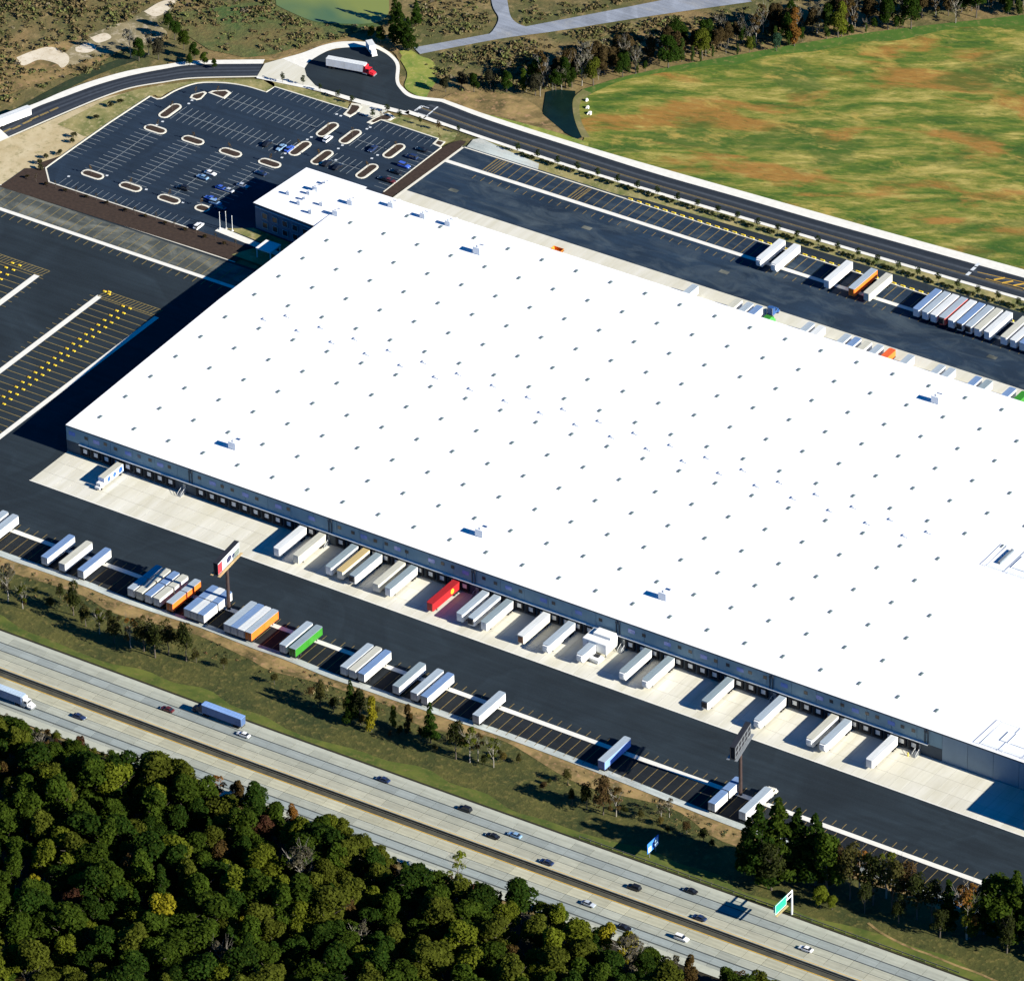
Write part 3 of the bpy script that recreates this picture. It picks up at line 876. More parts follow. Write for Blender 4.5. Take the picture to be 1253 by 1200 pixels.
# guard rail beside the carriageway
gr = thing('guard_rail', 'low steel guard rail at the grass edge above the carriageway', 'guard rail', (0, 0, 0))
post_me = MB().box(0, 0, -0.2, 0.15, 0.2, 0.95).mesh('post', M['barrier'])
pts = [(x, hwy_y(x, -106.9)) for x in np.arange(262, 402, 4.0)]
rail = MB()
for a, b in zip(pts, pts[1:]):
    mx, my = (a[0] + b[0]) / 2, (a[1] + b[1]) / 2
    rail.box(mx, my, 0.45, math.hypot(b[0] - a[0], b[1] - a[1]), 0.10, 0.32, math.atan2(b[1] - a[1], b[0] - a[0]))
    link('post', post_me, gr, (a[0], a[1] + 0.12, 0))
rail.build('rail', M['barrier'], gr)

# ================================================================== WAREHOUSE
HW = 10.5
YN, YF, XL, XR = -9.9, 172.5, -7.2, 480.0
wh = thing('warehouse', 'huge white flat-roofed warehouse with rows of loading docks on both long sides', 'warehouse', (0, 0, 0))
RIDGE_Y, RIDGE_Z = 81.5, 11.9
rf = MB()
rf.poly([(XL, YN, HW), (XR, YN, HW), (XR, RIDGE_Y, RIDGE_Z), (XL - 1.4, RIDGE_Y, RIDGE_Z)])
rf.poly([(XL - 1.4, RIDGE_Y, RIDGE_Z), (XR, RIDGE_Y, RIDGE_Z), (XR, YF + 0.3, HW), (XL - 2.6, YF - 0.4, HW)])
rf.poly([(-37.8, 143.3, HW + 0.02), (XL - 2.2, 141.4, HW + 0.02), (XL - 1.8, 173.0, HW + 0.3), (-35.7, 173.4, HW + 0.02)])
rf.poly([(379, -27.5, HW), (XR, -27.5, HW), (XR, YN, HW), (379, YN, HW)])
roof = rf.build('roof', M['roof'], wh)
# coping: thin metal edge all round
cop = MB()
for a, b in (((XL, YN), (XR, YN)), ((XL, YN), (XL - 2.4, 141.3)), ((XL - 2.6, 141.3), (-37.8, 143.3)), ((-37.8, 143.3), (-35.7, 173.4))):
    mx, my = (a[0] + b[0]) / 2, (a[1] + b[1]) / 2
    cop.box(mx, my, HW - 0.42, math.hypot(b[0] - a[0], b[1] - a[1]) + 0.3, 0.3, 0.40, math.atan2(b[1] - a[1], b[0] - a[0]))
cop.build('coping', M['wall_dark'], wh)
# core walls behind the panels
core = MB()
core.prism([(XL + 0.3, YN + 0.3), (XR, YN + 0.3), (XR, YF - 0.2), (XL - 2.2, YF - 0.6), (XL - 2.1, 141.6)], -0.2, HW - 0.45)
MB().prism([(-37.4, 143.7), (XL - 2.4, 141.8), (XL - 2.2, 172.0), (-35.4, 173.0)], -0.2, HW - 0.45).build('office_wall', M['office_wall'], wh)
core.prism([(379.3, -27.2), (XR, -27.2), (XR, YN), (379.3, YN)], -0.2, HW - 0.45)
core.build('wall', M['wall'], wh)
gable = MB()
gable.poly([(XL + 0.05, YN + 0.2, HW - 0.45), (XL - 1.3, RIDGE_Y, RIDGE_Z - 0.05), (XL - 2.3, 141.3, HW - 0.45)])
gable.build('gable_wall', M['wall'], wh)
# tilt-up panels of the near wall
pw = 9.3
x = XL
pm = MB().box(0, 0, 0, pw - 0.12, 0.24, HW - 5.05).mesh('wall_panel', M['wall'])
pm2 = MB().box(0, 0, 0, pw - 0.12, 0.24, HW - 0.45).mesh('wall_panel', M['wall_pale'])
pm3 = MB().box(0, 0, 0, pw - 0.06, 0.26, 4.55).mesh('base_panel', M['wall_dark'])  # dark skirting, with the lower wall's shade put into its colour
k = 0
while x < 424:
    if x < 330:
        link('wall_panel', pm, wh, (x + pw / 2, YN + 0.12, 4.6))
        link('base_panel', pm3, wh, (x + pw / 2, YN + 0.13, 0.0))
    elif x < 378:
        link('wall_panel', pm2, wh, (x + pw / 2, YN + 0.12, 0.0))
    x += pw
# dock positions by bay
docks = [0.7 + 4.45 * i for i in range(9)]
docks += [48.9 + 4.5 * i for i in range(11)] + [105.9 + 4.5 * i for i in range(12)] + [163.2 + 4.55 * i for i in range(11)]
docks += [220 + 4.6 * i for i in range(12)] + [278.0 + 4.42 * i for i in range(12)]
door_me = MB().box(0, -0.06, 1.55, 1.9, 0.12, 1.95).mesh('dock_door', M['white_steel'])
seal = MB()
seal.box(-1.42, -0.30, 0.9, 0.75, 0.6, 3.3).box(1.42, -0.30, 0.9, 0.75, 0.6, 3.3).box(0, -0.30, 3.55, 2.05, 0.6, 0.65).box(0, -0.22, 0.75, 2.05, 0.44, 0.6)
seal_me = seal.mesh('dock_seal', M['rubber'])
for x in docks:
    link('dock_door', door_me, wh, (x, YN, 0))
    link('dock_seal', seal_me, wh, (x, YN, 0))
for a, b in ((-1.5, 332.0),):
    cn = MB().box((a + b) / 2, YN - 0.45, 4.62, b - a, 0.9, 0.22)
    cn.build('canopy', M['white_steel'], wh)
win_me = MB().box(0, -0.03, 7.4, 1.35, 0.1, 1.25).mesh('wall_louvre', M['glass_dark'])
wblue_me = MB().box(0, -0.03, 7.0, 2.6, 0.08, 1.5).mesh('wall_glazing', M['glass_blue'])
for k, x in enumerate(docks):
    if k % 3 == 1:
        link('wall_glazing', wblue_me, wh, (x + 0.4, YN, 0))
    else:
        if random.random() < 0.8:
            link('wall_louvre', win_me, wh, (x + random.uniform(-0.5, 0.6), YN, random.uniform(-0.25, 0.2)))
for x in (-4.7,):
    link('wall_glazing', wblue_me, wh, (x, YN, 0))
dp = MB().box(-0.55, -0.18, 4.9, 0.3, 0.3, HW - 5.3).box(0.55, -0.18, 4.9, 0.3, 0.3, HW - 5.3).box(0, -0.2, 8.9, 1.6, 0.36, 0.8)
dpm = dp.mesh('downpipe', M['wall_dark'])
for x in (44.8, 101.8, 159.0, 215.2, 273.6, 331.2):
    link('downpipe', dpm, wh, (x, YN, 0))
st = MB()
for i in range(6):
    st.box(0, -1.2 - i * 0.34, 0.03, 1.3, 0.34, 1.2 - i * 0.2)
st.box(0, -0.55, 0.03, 1.5, 1.0, 1.2)
stm = st.mesh('steps', M['grey_steel'])
rl = MB()
for sx in (-0.7, 0.7):
    rl.tube((sx, -0.1, 2.3), (sx, -1.0, 2.3), 0.06, n=5).tube((sx, -1.0, 2.3), (sx, -3.1, 1.2), 0.06, n=5).tube((sx, -1.0, 1.2), (sx, -1.0, 2.3), 0.05, n=5).tube((sx, -3.1, 0.03), (sx, -3.1, 1.2), 0.05, n=5)
rlm = rl.mesh('handrail', M['white_steel'])
doorm = MB().box(0, -0.05, 1.2, 1.1, 0.1, 2.2).mesh('door', M['grey_steel'])
for x in (41.9, 100.6, 160.2, 217.6, 274.8, 328.4):
    link('steps', stm, wh, (x, YN, 0))
    link('handrail', rlm, wh, (x, YN, 0))
    link('door', doorm, wh, (x, YN, 0))
# far side dock doors
dme2 = MB().box(0, 0.1, 1.3, 2.6, 0.2, 2.9).mesh('dock_door', M['white_steel'])
# office windows on the face towards the camera
wd = MB().box(0, -0.06, 0, 2.2, 0.14, 2.1).mesh('window', M['glass_dark'])
fr = MB()
for sx in (-1.2, 1.2):
    fr.box(sx, -0.12, -0.1, 0.2, 0.24, 2.3)
fr.box(0, -0.12, -0.25, 2.6, 0.24, 0.2).box(0, -0.12, 2.1, 2.6, 0.24, 0.2)
frm = fr.mesh('window_frame', M['wall'])
ang = math.atan2(141.3 - 143.3, -9.8 + 37.8)
for i in range(5):
    for zz in (1.6, 5.4):
        u = 0.16 + 0.165 * i
        x, y = -37.4 + u * 28.0, 143.65 - u * 2.0
        w_ = link('window', wd, wh, (x, y, zz), ang)
        link('window_frame', frm, w_, (0, 0, 0))
band = MB().box(-23.8, 142.2, HW - 1.3, 26, 0.5, 0.45, ang)
band.build('fascia_band', M['wall_pale'], wh)
# skylights: one dome per structural bay
sk = MB().box(0, 0, -0.1, 1.0, 2.1, 0.22, 0.0, 0.94).box(0, 0, 0.12, 0.92, 1.95, 0.12, 0.0, 0.6)
skm = sk.mesh('skylight', M['skylight'])


def roof_z(y):
    return HW + (RIDGE_Z - HW) * (1 - abs(y - RIDGE_Y) / (RIDGE_Y - YN))


for j in range(12):
    y = j * 14.66 + (2.8 if j >= 6 else 0.0)
    for i in range(0, 27):
        x = 14.3 * i
        px, py = seen(x, y, 11)
        if j == 11 and i < 1 or px > 1300:
            continue
        if px > 1150 and j < 6 and i > 20 - (j < 1):
            continue
        link('skylight', skm, roof, (x, y, roof_z(y)))

# rooftop units
ru = MB().box(0, 0, 0.25, 3.0, 2.4, 2.5)
unit_me = ru.mesh('casing', M['unit'])
hood_me = MB().box(0.7, 3.4, 0.1, 1.1, 4.6, 1.3).mesh('duct', M['unit'])
curb_me = MB().box(0, 0, -0.1, 3.2, 2.2, 0.36).mesh('kerb_frame', M['unit'])
fan_me = MB().tube((0.4, 0, 2.75), (0.4, 0, 2.95), 0.75, n=10).mesh('fan_guard', M['unit'])
grille_me = MB().box(0, -1.22, 0.7, 2.2, 0.06, 0.9).mesh('grille', M['unit_grey'])


def roof_unit(x, y, label, s=1.0):
    u = thing('rooftop_unit', label, 'air handler', (x, y, roof_z(y)), 0.0, 'air handlers on the warehouse roof')
    for nm, me in (('casing', unit_me), ('duct', hood_me), ('kerb_frame', curb_me), ('fan_guard', fan_me)):
        link(nm, me, u)
    u.scale = (s, s, s)
    return u


roof_unit(49.9, 156.2, 'white air handler casting a blue shadow on the roof near the far left corner')
roof_unit(236.3, 156.6, 'white air handler with blue shadow near the far edge of the roof on the right')
roof_unit(50.0, 8.0, 'white air handler with blue shadow near the front left corner of the roof')
roof_unit(150.3, 7.4, 'white air handler with blue shadow halfway along the front edge of the roof')
roof_unit(221.6, 7.9, 'white air handler with blue shadow above the white dock enclosure on the front edge')
offs = [(-23.0, 166.9), (-23.2, 161.6), (-24.0, 158.3), (-30.2, 154.4), (-22.8, 154.0), (-23.0, 150.8), (-15.6, 154.3), (-15.8, 147.8), (-7.4, 151.4), (-7.3, 160.4), (5.9, 166.8), (19.8, 166.5), (30.4, 166.7)]
for k, (x, y) in enumerate(offs):
    big = k >= 8 or k == 1
    roof_unit(x, y, ['small white roof unit at the far end of the office roof', 'larger white roof unit in the far cluster on the office roof', 'small white roof unit touching the larger one on the office roof',
                     'small white roof unit standing alone nearest the office roof left edge', 'upper small white roof unit of the close pair on the office roof', 'lower small white roof unit of the close pair on the office roof',
                     'small white roof unit in the middle of the office roof towards the warehouse', 'small white roof unit nearest the office windows edge',
                     'white roof unit at the corner where office and warehouse roofs meet', 'white roof unit just beyond the corner of office and warehouse roofs',
                     'white roof unit at the far roof edge nearest the mulch strip', 'white roof unit at the far roof edge second from the mulch strip', 'small white roof unit at the far roof edge third from the mulch strip'][k], 0.75 if big else 0.5)
# ridge vents in pairs: low curbed smoke hoods
hv = MB().box(0, 0, -0.1, 2.4, 1.5, 0.42, 0.0, 0.9)
hv2 = MB().box(-0.35, 0.0, 0.31, 0.9, 1.2, 0.2)
hvm, hvm2 = hv.mesh('curb', M['unit']), hv2.mesh('hood', M['unit'])
n = 0
for row, yy, x0 in ((0, 79.0, 13.0), (1, 84.9, 18.5)):
    for i in range(19):
        x = x0 + 14.3 * i
        if seen(x, yy, 12)[0] > 1150:
            break
        n += 1
        v = thing('ridge_vent', '%s white vent from the left in the %s row along the roof ridge' % (ORD[i], 'nearer' if row == 0 else 'farther'), 'roof vent', (x, yy, roof_z(yy)), 0.0, 'vents along the roof ridge')
        link('curb', hvm, v)
        link('hood', hvm2, v)
# pale framed roof enclosures on the right
for nm, cx, cy, lab in (('roof_screen', *at(1246, 690, 11.5), 'large pale framed plant enclosure on the roof at the right edge'), ('roof_screen', *at(1240, 905, 11), 'low pale framed enclosure above the blank wall at the right edge')):
    s = thing(nm, lab, 'roof enclosure', (cx, cy, roof_z(cy)))
    b = MB()
    X, Y = 8.5, 7.0
    for dx in (-X, 0, X):
        for dy in (-Y, Y):
            b.tube((dx, dy, -0.1), (dx, dy, 0.9), 0.08, n=5)
    for zz in (0.9,):
        for dy in (-Y, Y):
            b.tube((-X, dy, zz), (X, dy, zz), 0.07, n=5)
        for dx in (-X, 0, X):
            b.tube((dx, -Y, zz), (dx, Y, zz), 0.07, n=5)
    b.build('railing', M['unit'], s)
    MB().box(0, 0, -0.1, 16.4, 13.4, 0.25).build('deck', M['unit'], s)
    if 'large' in lab:
        MB().box(-5.0, 0.5, 0.15, 0.9, 9.0, 0.8).build('duct', M['unit_grey'], s)
        MB().box(2.5, 0, 0.15, 6.0, 7.5, 0.35).build('plant_unit', M['unit'], s)
    else:
        MB().box(1.0, 0.5, 0.15, 9.0, 5.5, 0.3).build('plant_unit', M['unit'], s)

# entrance canopy, path, flagpoles
ec = thing('entrance_canopy', 'flat white entrance canopy beside the office end of the warehouse', 'canopy', (-22.3, 130.2, 0))
MB().box(0, 0, 3.6, 6.5, 6.5, 0.5).build('canopy_roof', M['white_steel'], ec)
for dx, dy in ((-2.9, -2.9), (2.9, -2.9), (-2.9, 2.9), (2.9, 2.9)):
    MB().box(dx, dy, 0, 0.35, 0.35, 3.6).build('post', M['white_steel'], ec)
area('walkway', [(-48.6, 134.2), (-26.5, 132.2), (-19, 131.5), (-19, 134), (-27, 135.2), (-48.4, 137.4)], 0.12, M['conc_strip'])
area('lawn', [(-34, 124), (-22, 123.5), (-10.5, 124), (-10.5, 131.2), (-30, 131.5)], 0.10, M['yard_grass'])
area('lawn', [(-46, 137.6), (-14, 135), (-14, 141), (-38, 143)], 0.10, M['yard_grass'])
for k, (x, y, h) in enumerate(((-47.6, 136.0, 7.0), (-45.9, 137.4, 7.0), (-43.2, 137.4, 6.0))):
    fp = thing('flagpole', ['taller white flagpole on the left beside the office path', 'white flagpole in the middle of three beside the office path', 'white flagpole nearest the office wall beside the path'][k], 'flagpole', (x, y, 0.1), 0, 'flagpoles beside the office path')
    MB().tube((0, 0, 0.3), (0, 0, h), 0.11, 0.07, 8).build('pole', M['white_steel'], fp)
    MB().tube((0, 0, 0), (0, 0, 0.3), 0.45, 0.4, 10).build('footing', M['conc_strip'], fp)
    MB().tube((0, 0, h), (0, 0, h + 0.25), 0.16, 0.1, 8).build('finial', M['white_steel'], fp)

# ================================================================== TRAILERS
WHITE, CREAM, OFFW = (0.74, 0.74, 0.72), (0.62, 0.60, 0.50), (0.66, 0.67, 0.66)
ORANGE, RED, GREEN, BLUE = (0.80, 0.18, 0.025), (0.36, 0.018, 0.02), (0.035, 0.22, 0.02), (0.05, 0.11, 0.45)
R_WHITE, R_CREAM, R_GREY, R_BLUE, R_TAN, R_STEEL = (0.62, 0.64, 0.62), (0.50, 0.49, 0.40), (0.24, 0.30, 0.32), (0.16, 0.25, 0.41), (0.50, 0.38, 0.17), (0.34, 0.40, 0.44)  # sky reflection on the metal roofs put into the blue and steel colours
DARKR = (0.10, 0.035, 0.03)


def wheel_mesh(r, w, name='wheel'):
    return MB().tube((-w / 2, 0, r), (w / 2, 0, r), r, n=12).mesh(name, M['tyre'])


WH = wheel_mesh(0.5, 0.62)
WH_F = wheel_mesh(0.5, 0.32)


def trailer_parts(L):
    """local frame: nose towards +y, rear at y = 0, standing on z = 0"""
    d = {}
    W2 = 1.3
    b = MB()
    # body with rounded nose corners
    prof = [(-W2, 0.0), (W2, 0.0), (W2, L - 0.35), (W2 - 0.3, L), (-W2 + 0.3, L), (-W2, L - 0.35)]
    b.prism(prof, 1.12, 3.96, True)
    d['cargo_box'] = b.mesh('cargo_box', M['box_paint'])
    r = MB()
    prof2 = [(-W2 - 0.02, -0.02), (W2 + 0.02, -0.02), (W2 + 0.02, L - 0.34), (W2 - 0.29, L + 0.02), (-W2 + 0.29, L + 0.02), (-W2 - 0.02, L - 0.34)]
    r.prism(prof2, 3.965, 4.08, True)
    for y in np.arange(1.2, L - 0.8, 1.2):
        r.box(0, y, 4.075, 2.4, 0.10, 0.03)
    d['roof_panel'] = r.mesh('roof_panel', M['box_roof'])
    k = MB()
    k.box(0, -0.035, 1.2, 0.06, 0.05, 2.6).box(-1.15, -0.035, 1.2, 0.08, 0.05, 2.6).box(1.15, -0.035, 1.2, 0.08, 0.05, 2.6)
    d['door_bar'] = k.mesh('door_bar', M['grey_steel'])
    k = MB()
    k.box(-0.5, L / 2, 0.8, 0.14, L - 0.6, 0.31).box(0.5, L / 2, 0.8, 0.14, L - 0.6, 0.31).box(0, 0.12, 0.45, 2.4, 0.12, 0.14).box(-0.9, 0.12, 0.5, 0.1, 0.1, 0.6).box(0.9, 0.12, 0.5, 0.1, 0.1, 0.6)
    k.box(0, 2.1, 0.55, 1.5, 2.2, 0.25)
    d['underframe'] = k.mesh('underframe', M['chassis'])
    g = MB().box(-0.75, 0, 0.0, 0.18, 0.18, 1.1).box(0.75, 0, 0.0, 0.18, 0.18, 1.1).box(0, 0, 0.75, 1.5, 0.08, 0.08).box(-0.75, 0, 0.02, 0.4, 0.4, 0.05).box(0.75, 0, 0.02, 0.4, 0.4, 0.05)
    d['landing_gear'] = g.mesh('landing_gear', M['chassis'])
    return d


TP = {15.6: trailer_parts(15.6), 14.4: trailer_parts(14.4), 7.9: trailer_parts(7.9), 13.2: trailer_parts(13.2)}
REEFER = MB().box(0, 0.28, 1.9, 1.9, 0.55, 1.9).box(0, 0.58, 2.4, 1.2, 0.1, 0.9).mesh('cooling_unit', M['dark_steel'])
REEFER_W = MB().box(0, 0.28, 1.9, 1.9, 0.55, 1.9).box(0, 0.58, 2.4, 1.2, 0.1, 0.9).mesh('cooling_unit', M['white_steel'])


def trailer(x, y, rot, L, side, top, label, group, cooling=None, legs=True, cat='trailer', name='semi_trailer'):
    t = thing(name, label, cat, (x, y, 0.03), rot, group)
    d = TP[L]
    link('cargo_box', d['cargo_box'], t, color=side)
    link('roof_panel', d['roof_panel'], t, color=top)
    link('door_bar', d['door_bar'], t)
    link('underframe', d['underframe'], t)
    if legs:
        link('landing_gear', d['landing_gear'], t, (0, L - 3.0, 0))
    ys = (1.4, 2.75) if L > 10 else (1.3,)
    for yy in ys:
        for sx in (-0.98, 0.98):
            link('wheel', WH, t, (sx, yy, 0))
    if cooling:
        link('cooling_unit', REEFER if cooling == 1 else REEFER_W, t, (0, L, 0))
    return t


# --- backed against the near docks: nose towards the camera
near = [  # x, side, top, look, cooling
    (91.4, WHITE, R_WHITE, 'all white semi-trailer', 0), (99.2, CREAM, R_CREAM, 'cream white semi-trailer with grimy roof', 0), (112.3, WHITE, R_GREY, 'white semi-trailer with grey roof', 0),
    (116.9, CREAM, R_TAN, 'pale semi-trailer with a tan yellow roof', 0), (121.9, WHITE, R_GREY, 'dark grey roofed trailer with black cooling unit', 1),
    (131.2, CREAM, R_CREAM, 'cream semi-trailer with brown streaked roof', 0), (136.0, WHITE, R_GREY, 'white semi-trailer with steel grey roof', 0),
    (152.6, RED, RED, 'bright red semi-trailer with a yellow emblem', 0), (164.3, WHITE, R_STEEL, 'white semi-trailer with pale blue-grey roof', 0),
    (168.9, WHITE, R_STEEL, 'blue-grey roofed trailer with black cooling unit', 1), (173.8, WHITE, R_GREY, 'white semi-trailer with slate grey roof', 0),
    (188.2, CREAM, R_WHITE, 'cream white semi-trailer with open brown front end', 0), (198.0, WHITE, R_STEEL, 'white semi-trailer with grey-blue roof', 2),
    (227.5, WHITE, R_GREY, 'white semi-trailer with dark roof', 2), (236.2, WHITE, R_GREY, 'white semi-trailer with grey ribbed roof', 2),
    (258.8, WHITE, R_GREY, 'slate roofed trailer with black cooling unit', 1), (278.5, WHITE, R_STEEL, 'white semi-trailer with pale roof', 2),
    (298.0, OFFW, R_CREAM, 'off-white semi-trailer with greenish cream roof', 2), (302.9, WHITE, R_STEEL, 'white semi-trailer with light blue roof', 2), (320.0, WHITE, R_WHITE, 'white semi-trailer with white roof', 0)]
GN = 'trailers backed against the near docks'
for k, (x, s, tp, look, cool) in enumerate(near):
    tr = trailer(x, -10.9, math.pi, 15.6, s, tp, '%s at near docks, %s from the left' % (look, ORD[k]), GN, cool)
    if s == RED:
        MB().tube((-1.302, 4.2, 2.7), (-1.325, 4.2, 2.7), 0.95, n=14).build('emblem', M['paint_yellow'], tr)
    if 'open brown' in look:
        MB().box(0, 15.62, 1.3, 1.9, 0.06, 2.4).build('front_panel', M['ply_brown'], tr)
trailer(210.4, -10.9, math.pi, 14.4, WHITE, R_STEEL, 'white semi-trailer half hidden beside the white dock enclosure', GN, 2)

# --- front row: backed to the fence, nose to the docks
GF = 'trailers parked in the front row'
front = [(1.4, WHITE, R_STEEL, 15.6), (5.6, WHITE, R_STEEL, 15.6), (29.0, WHITE, R_BLUE, 15.6), (36.2, OFFW, R_CREAM, 15.6), (43.9, WHITE, R_BLUE, 15.6)]
lab = ['white trailer with blue-grey roof cut by the left edge, front row', 'white trailer with grey-blue roof second from the left edge in the front row',
       'white trailer with blue roof left of three standing apart in the front row', 'white trailer with cream roof in the middle of three standing apart',
       'white trailer with deep blue roof right of three standing apart in the front row']
for (x, s, tp, L), lb in zip(front, lab):
    trailer(x, -71.2, 0, L, s, tp, lb, GF)
pn = 0
looks = [(64.4, WHITE, R_STEEL, 'white roofed'), (67.8, CREAM, R_CREAM, 'cream roofed'), (71.4, WHITE, R_BLUE, 'blue roofed'), (74.9, WHITE, R_CREAM, 'outer cream roofed')]
for x, s, tp, lk in looks:
    trailer(x, -71.3, 0, 7.9, s, tp, '%s short trailer in the block of eight, half nearer the motorway' % lk, GF, legs=False)
    trailer(x + 0.1, -63.0, 0, 7.9, s, tp, '%s short trailer in the block of eight, half nearer the docks' % lk, GF)
for y, w in ((-71.3, 'nearer the motorway'), (-63.0, 'nearer the docks')):
    trailer(80.1, y, 0, 7.9, ORANGE, R_STEEL, 'orange short trailer of the orange pair, %s' % w, GF, legs=y > -70)
for x, s, tp, lk in ((87.2, WHITE, R_BLUE, 'left blue roofed'), (89.9, WHITE, R_WHITE, 'middle white roofed'), (92.7, WHITE, R_BLUE, 'right blue roofed')):
    for y, w in ((-71.3, 'nearer the motorway'), (-63.0, 'nearer the docks')):
        trailer(x, y, 0, 7.9, s, tp, '%s short trailer beside the first billboard pole, %s' % (lk, w), GF, legs=y > -70)
rest = [(103.4, WHITE, R_STEEL, 'white trailer with pale roof at the left of the four beside the billboard pole'), (106.2, WHITE, R_BLUE, 'blue-grey roofed trailer second of the four right of the billboard pole'),
        (109.0, WHITE, R_WHITE, 'white trailer squeezed against the orange long trailer in the front row'), (111.9, ORANGE, R_STEEL, 'long orange trailer with grey roof in the front row'),
        (125.6, WHITE, R_STEEL, 'white trailer with pale roof beside the green trailer'), (129.4, GREEN, R_GREY, 'green sided trailer with grey roof in the front row'),
        (149.6, WHITE, R_STEEL, 'pale roofed trailer at the left of three right of the green trailer'), (152.9, WHITE, R_CREAM, 'cream grey roofed trailer in the middle of three right of the green one'),
        (156.5, WHITE, R_BLUE, 'bright blue roofed trailer at the right of three right of the green one'), (170.0, WHITE, R_GREY, 'single white trailer with grey roof standing left of a pair'),
        (177.0, WHITE, R_STEEL, 'pale roofed trailer at the left of the pair in the front row'), (181.0, WHITE, R_BLUE, 'blue roofed trailer at the right of the pair in the front row'),
        (200.9, WHITE, R_STEEL, 'lone white trailer with grey-blue roof in the middle of the front row'), (248.6, (0.20, 0.33, 0.72), R_STEEL, 'lone trailer with blue side and pale roof in the front row')]
for x, s, tp, lb in rest:
    trailer(x, -71.6, 0, 15.6, s, tp, lb, GF)
for y, w in ((-72.4, 'nearer the motorway'), (-64.0, 'nearer the docks')):
    trailer(290.2, y, 0, 7.9, WHITE, R_BLUE, 'white short trailer left of the second billboard pole, %s' % w, GF, legs=y > -70)
last_tr = trailer(300.9, -71.4, 0, 15.6, WHITE, R_STEEL, 'white trailer hitched to a cream tractor right of the second billboard pole', GF, legs=False)

# --- far row: nose to the warehouse
GR = 'trailers parked in the far row'
far = [(130.2, WHITE, R_WHITE, 'white trailer at the left end of the far row'), (136.4, WHITE, R_WHITE, 'white trailer second from the left end of the far row'),
       (158.0, WHITE, R_WHITE, 'white trailer standing left of the orange one in the far row'), (168.1, ORANGE, R_STEEL, 'orange sided trailer with grey roof in the far row'),
       (174.2, CREAM, R_CREAM, 'cream white trailer standing right of the orange one in the far row')]
pack = [(194.3, R_BLUE, 'blue-grey roofed'), (197.9, R_STEEL, 'steel roofed'), (201.3, R_WHITE, 'white roofed'), (204.8, R_STEEL, 'red sided'), (208.4, R_WHITE, 'pale roofed'),
        (211.9, R_BLUE, 'bright blue roofed'), (215.4, R_STEEL, 'dull grey roofed'), (218.9, R_CREAM, 'cream roofed'), (222.8, R_WHITE, 'white ended')]
for x, s, tp, lb in far:
    trailer(x, 229.2, math.pi, 15.6, s, tp, lb, GR, 2 if x < 140 else 0)
for k, (x, tp, lk) in enumerate(pack):
    trailer(x, 229.2, math.pi, 15.6, (0.55, 0.10, 0.08) if 'red' in lk else WHITE, tp, '%s trailer in the close pack of the far row, %s from its left' % (lk, ORD[k]), GR, 1 if k in (3, 5, 6) else 0)
for k, (x, tp) in enumerate(((229.4, R_CREAM), (233.2, R_WHITE), (236.9, R_BLUE), (240.6, R_WHITE), (244.3, R_STEEL))):
    trailer(x, 229.2, math.pi, 15.6, WHITE, tp, '%s trailer of the group at the right edge of the far row' % ORD[k], GR)

# --- far docks, tops seen over the roof edge
GD = 'trailers backed against the far docks'
fd = [(120.5, WHITE, R_STEEL), (138.6, WHITE, R_CREAM), (143.2, WHITE, R_STEEL), (147.0, WHITE, R_BLUE), (168.2, WHITE, R_STEEL), (172.4, WHITE, R_WHITE), (183.0, WHITE, R_STEEL), (187.0, WHITE, R_BLUE),
      (191.3, WHITE, R_CREAM), (196.0, WHITE, R_STEEL), (200.8, ORANGE, (0.7, 0.12, 0.03)), (208.4, WHITE, R_STEEL), (220.7, WHITE, R_STEEL), (224.8, WHITE, R_STEEL), (235.2, WHITE, R_BLUE), (239.4, WHITE, R_GREY),
      (248.6, WHITE, R_BLUE), (253.4, GREEN, GREEN)]
names = {10: 'orange red trailer', 17: 'green trailer at the right edge'}
for k, (x, s, tp) in enumerate(fd):
    trailer(x, 172.9, 0, 14.4, s, tp, '%s showing over the far roof edge, %s from the left' % (names.get(k, 'trailer'), ORD[k]), GD)

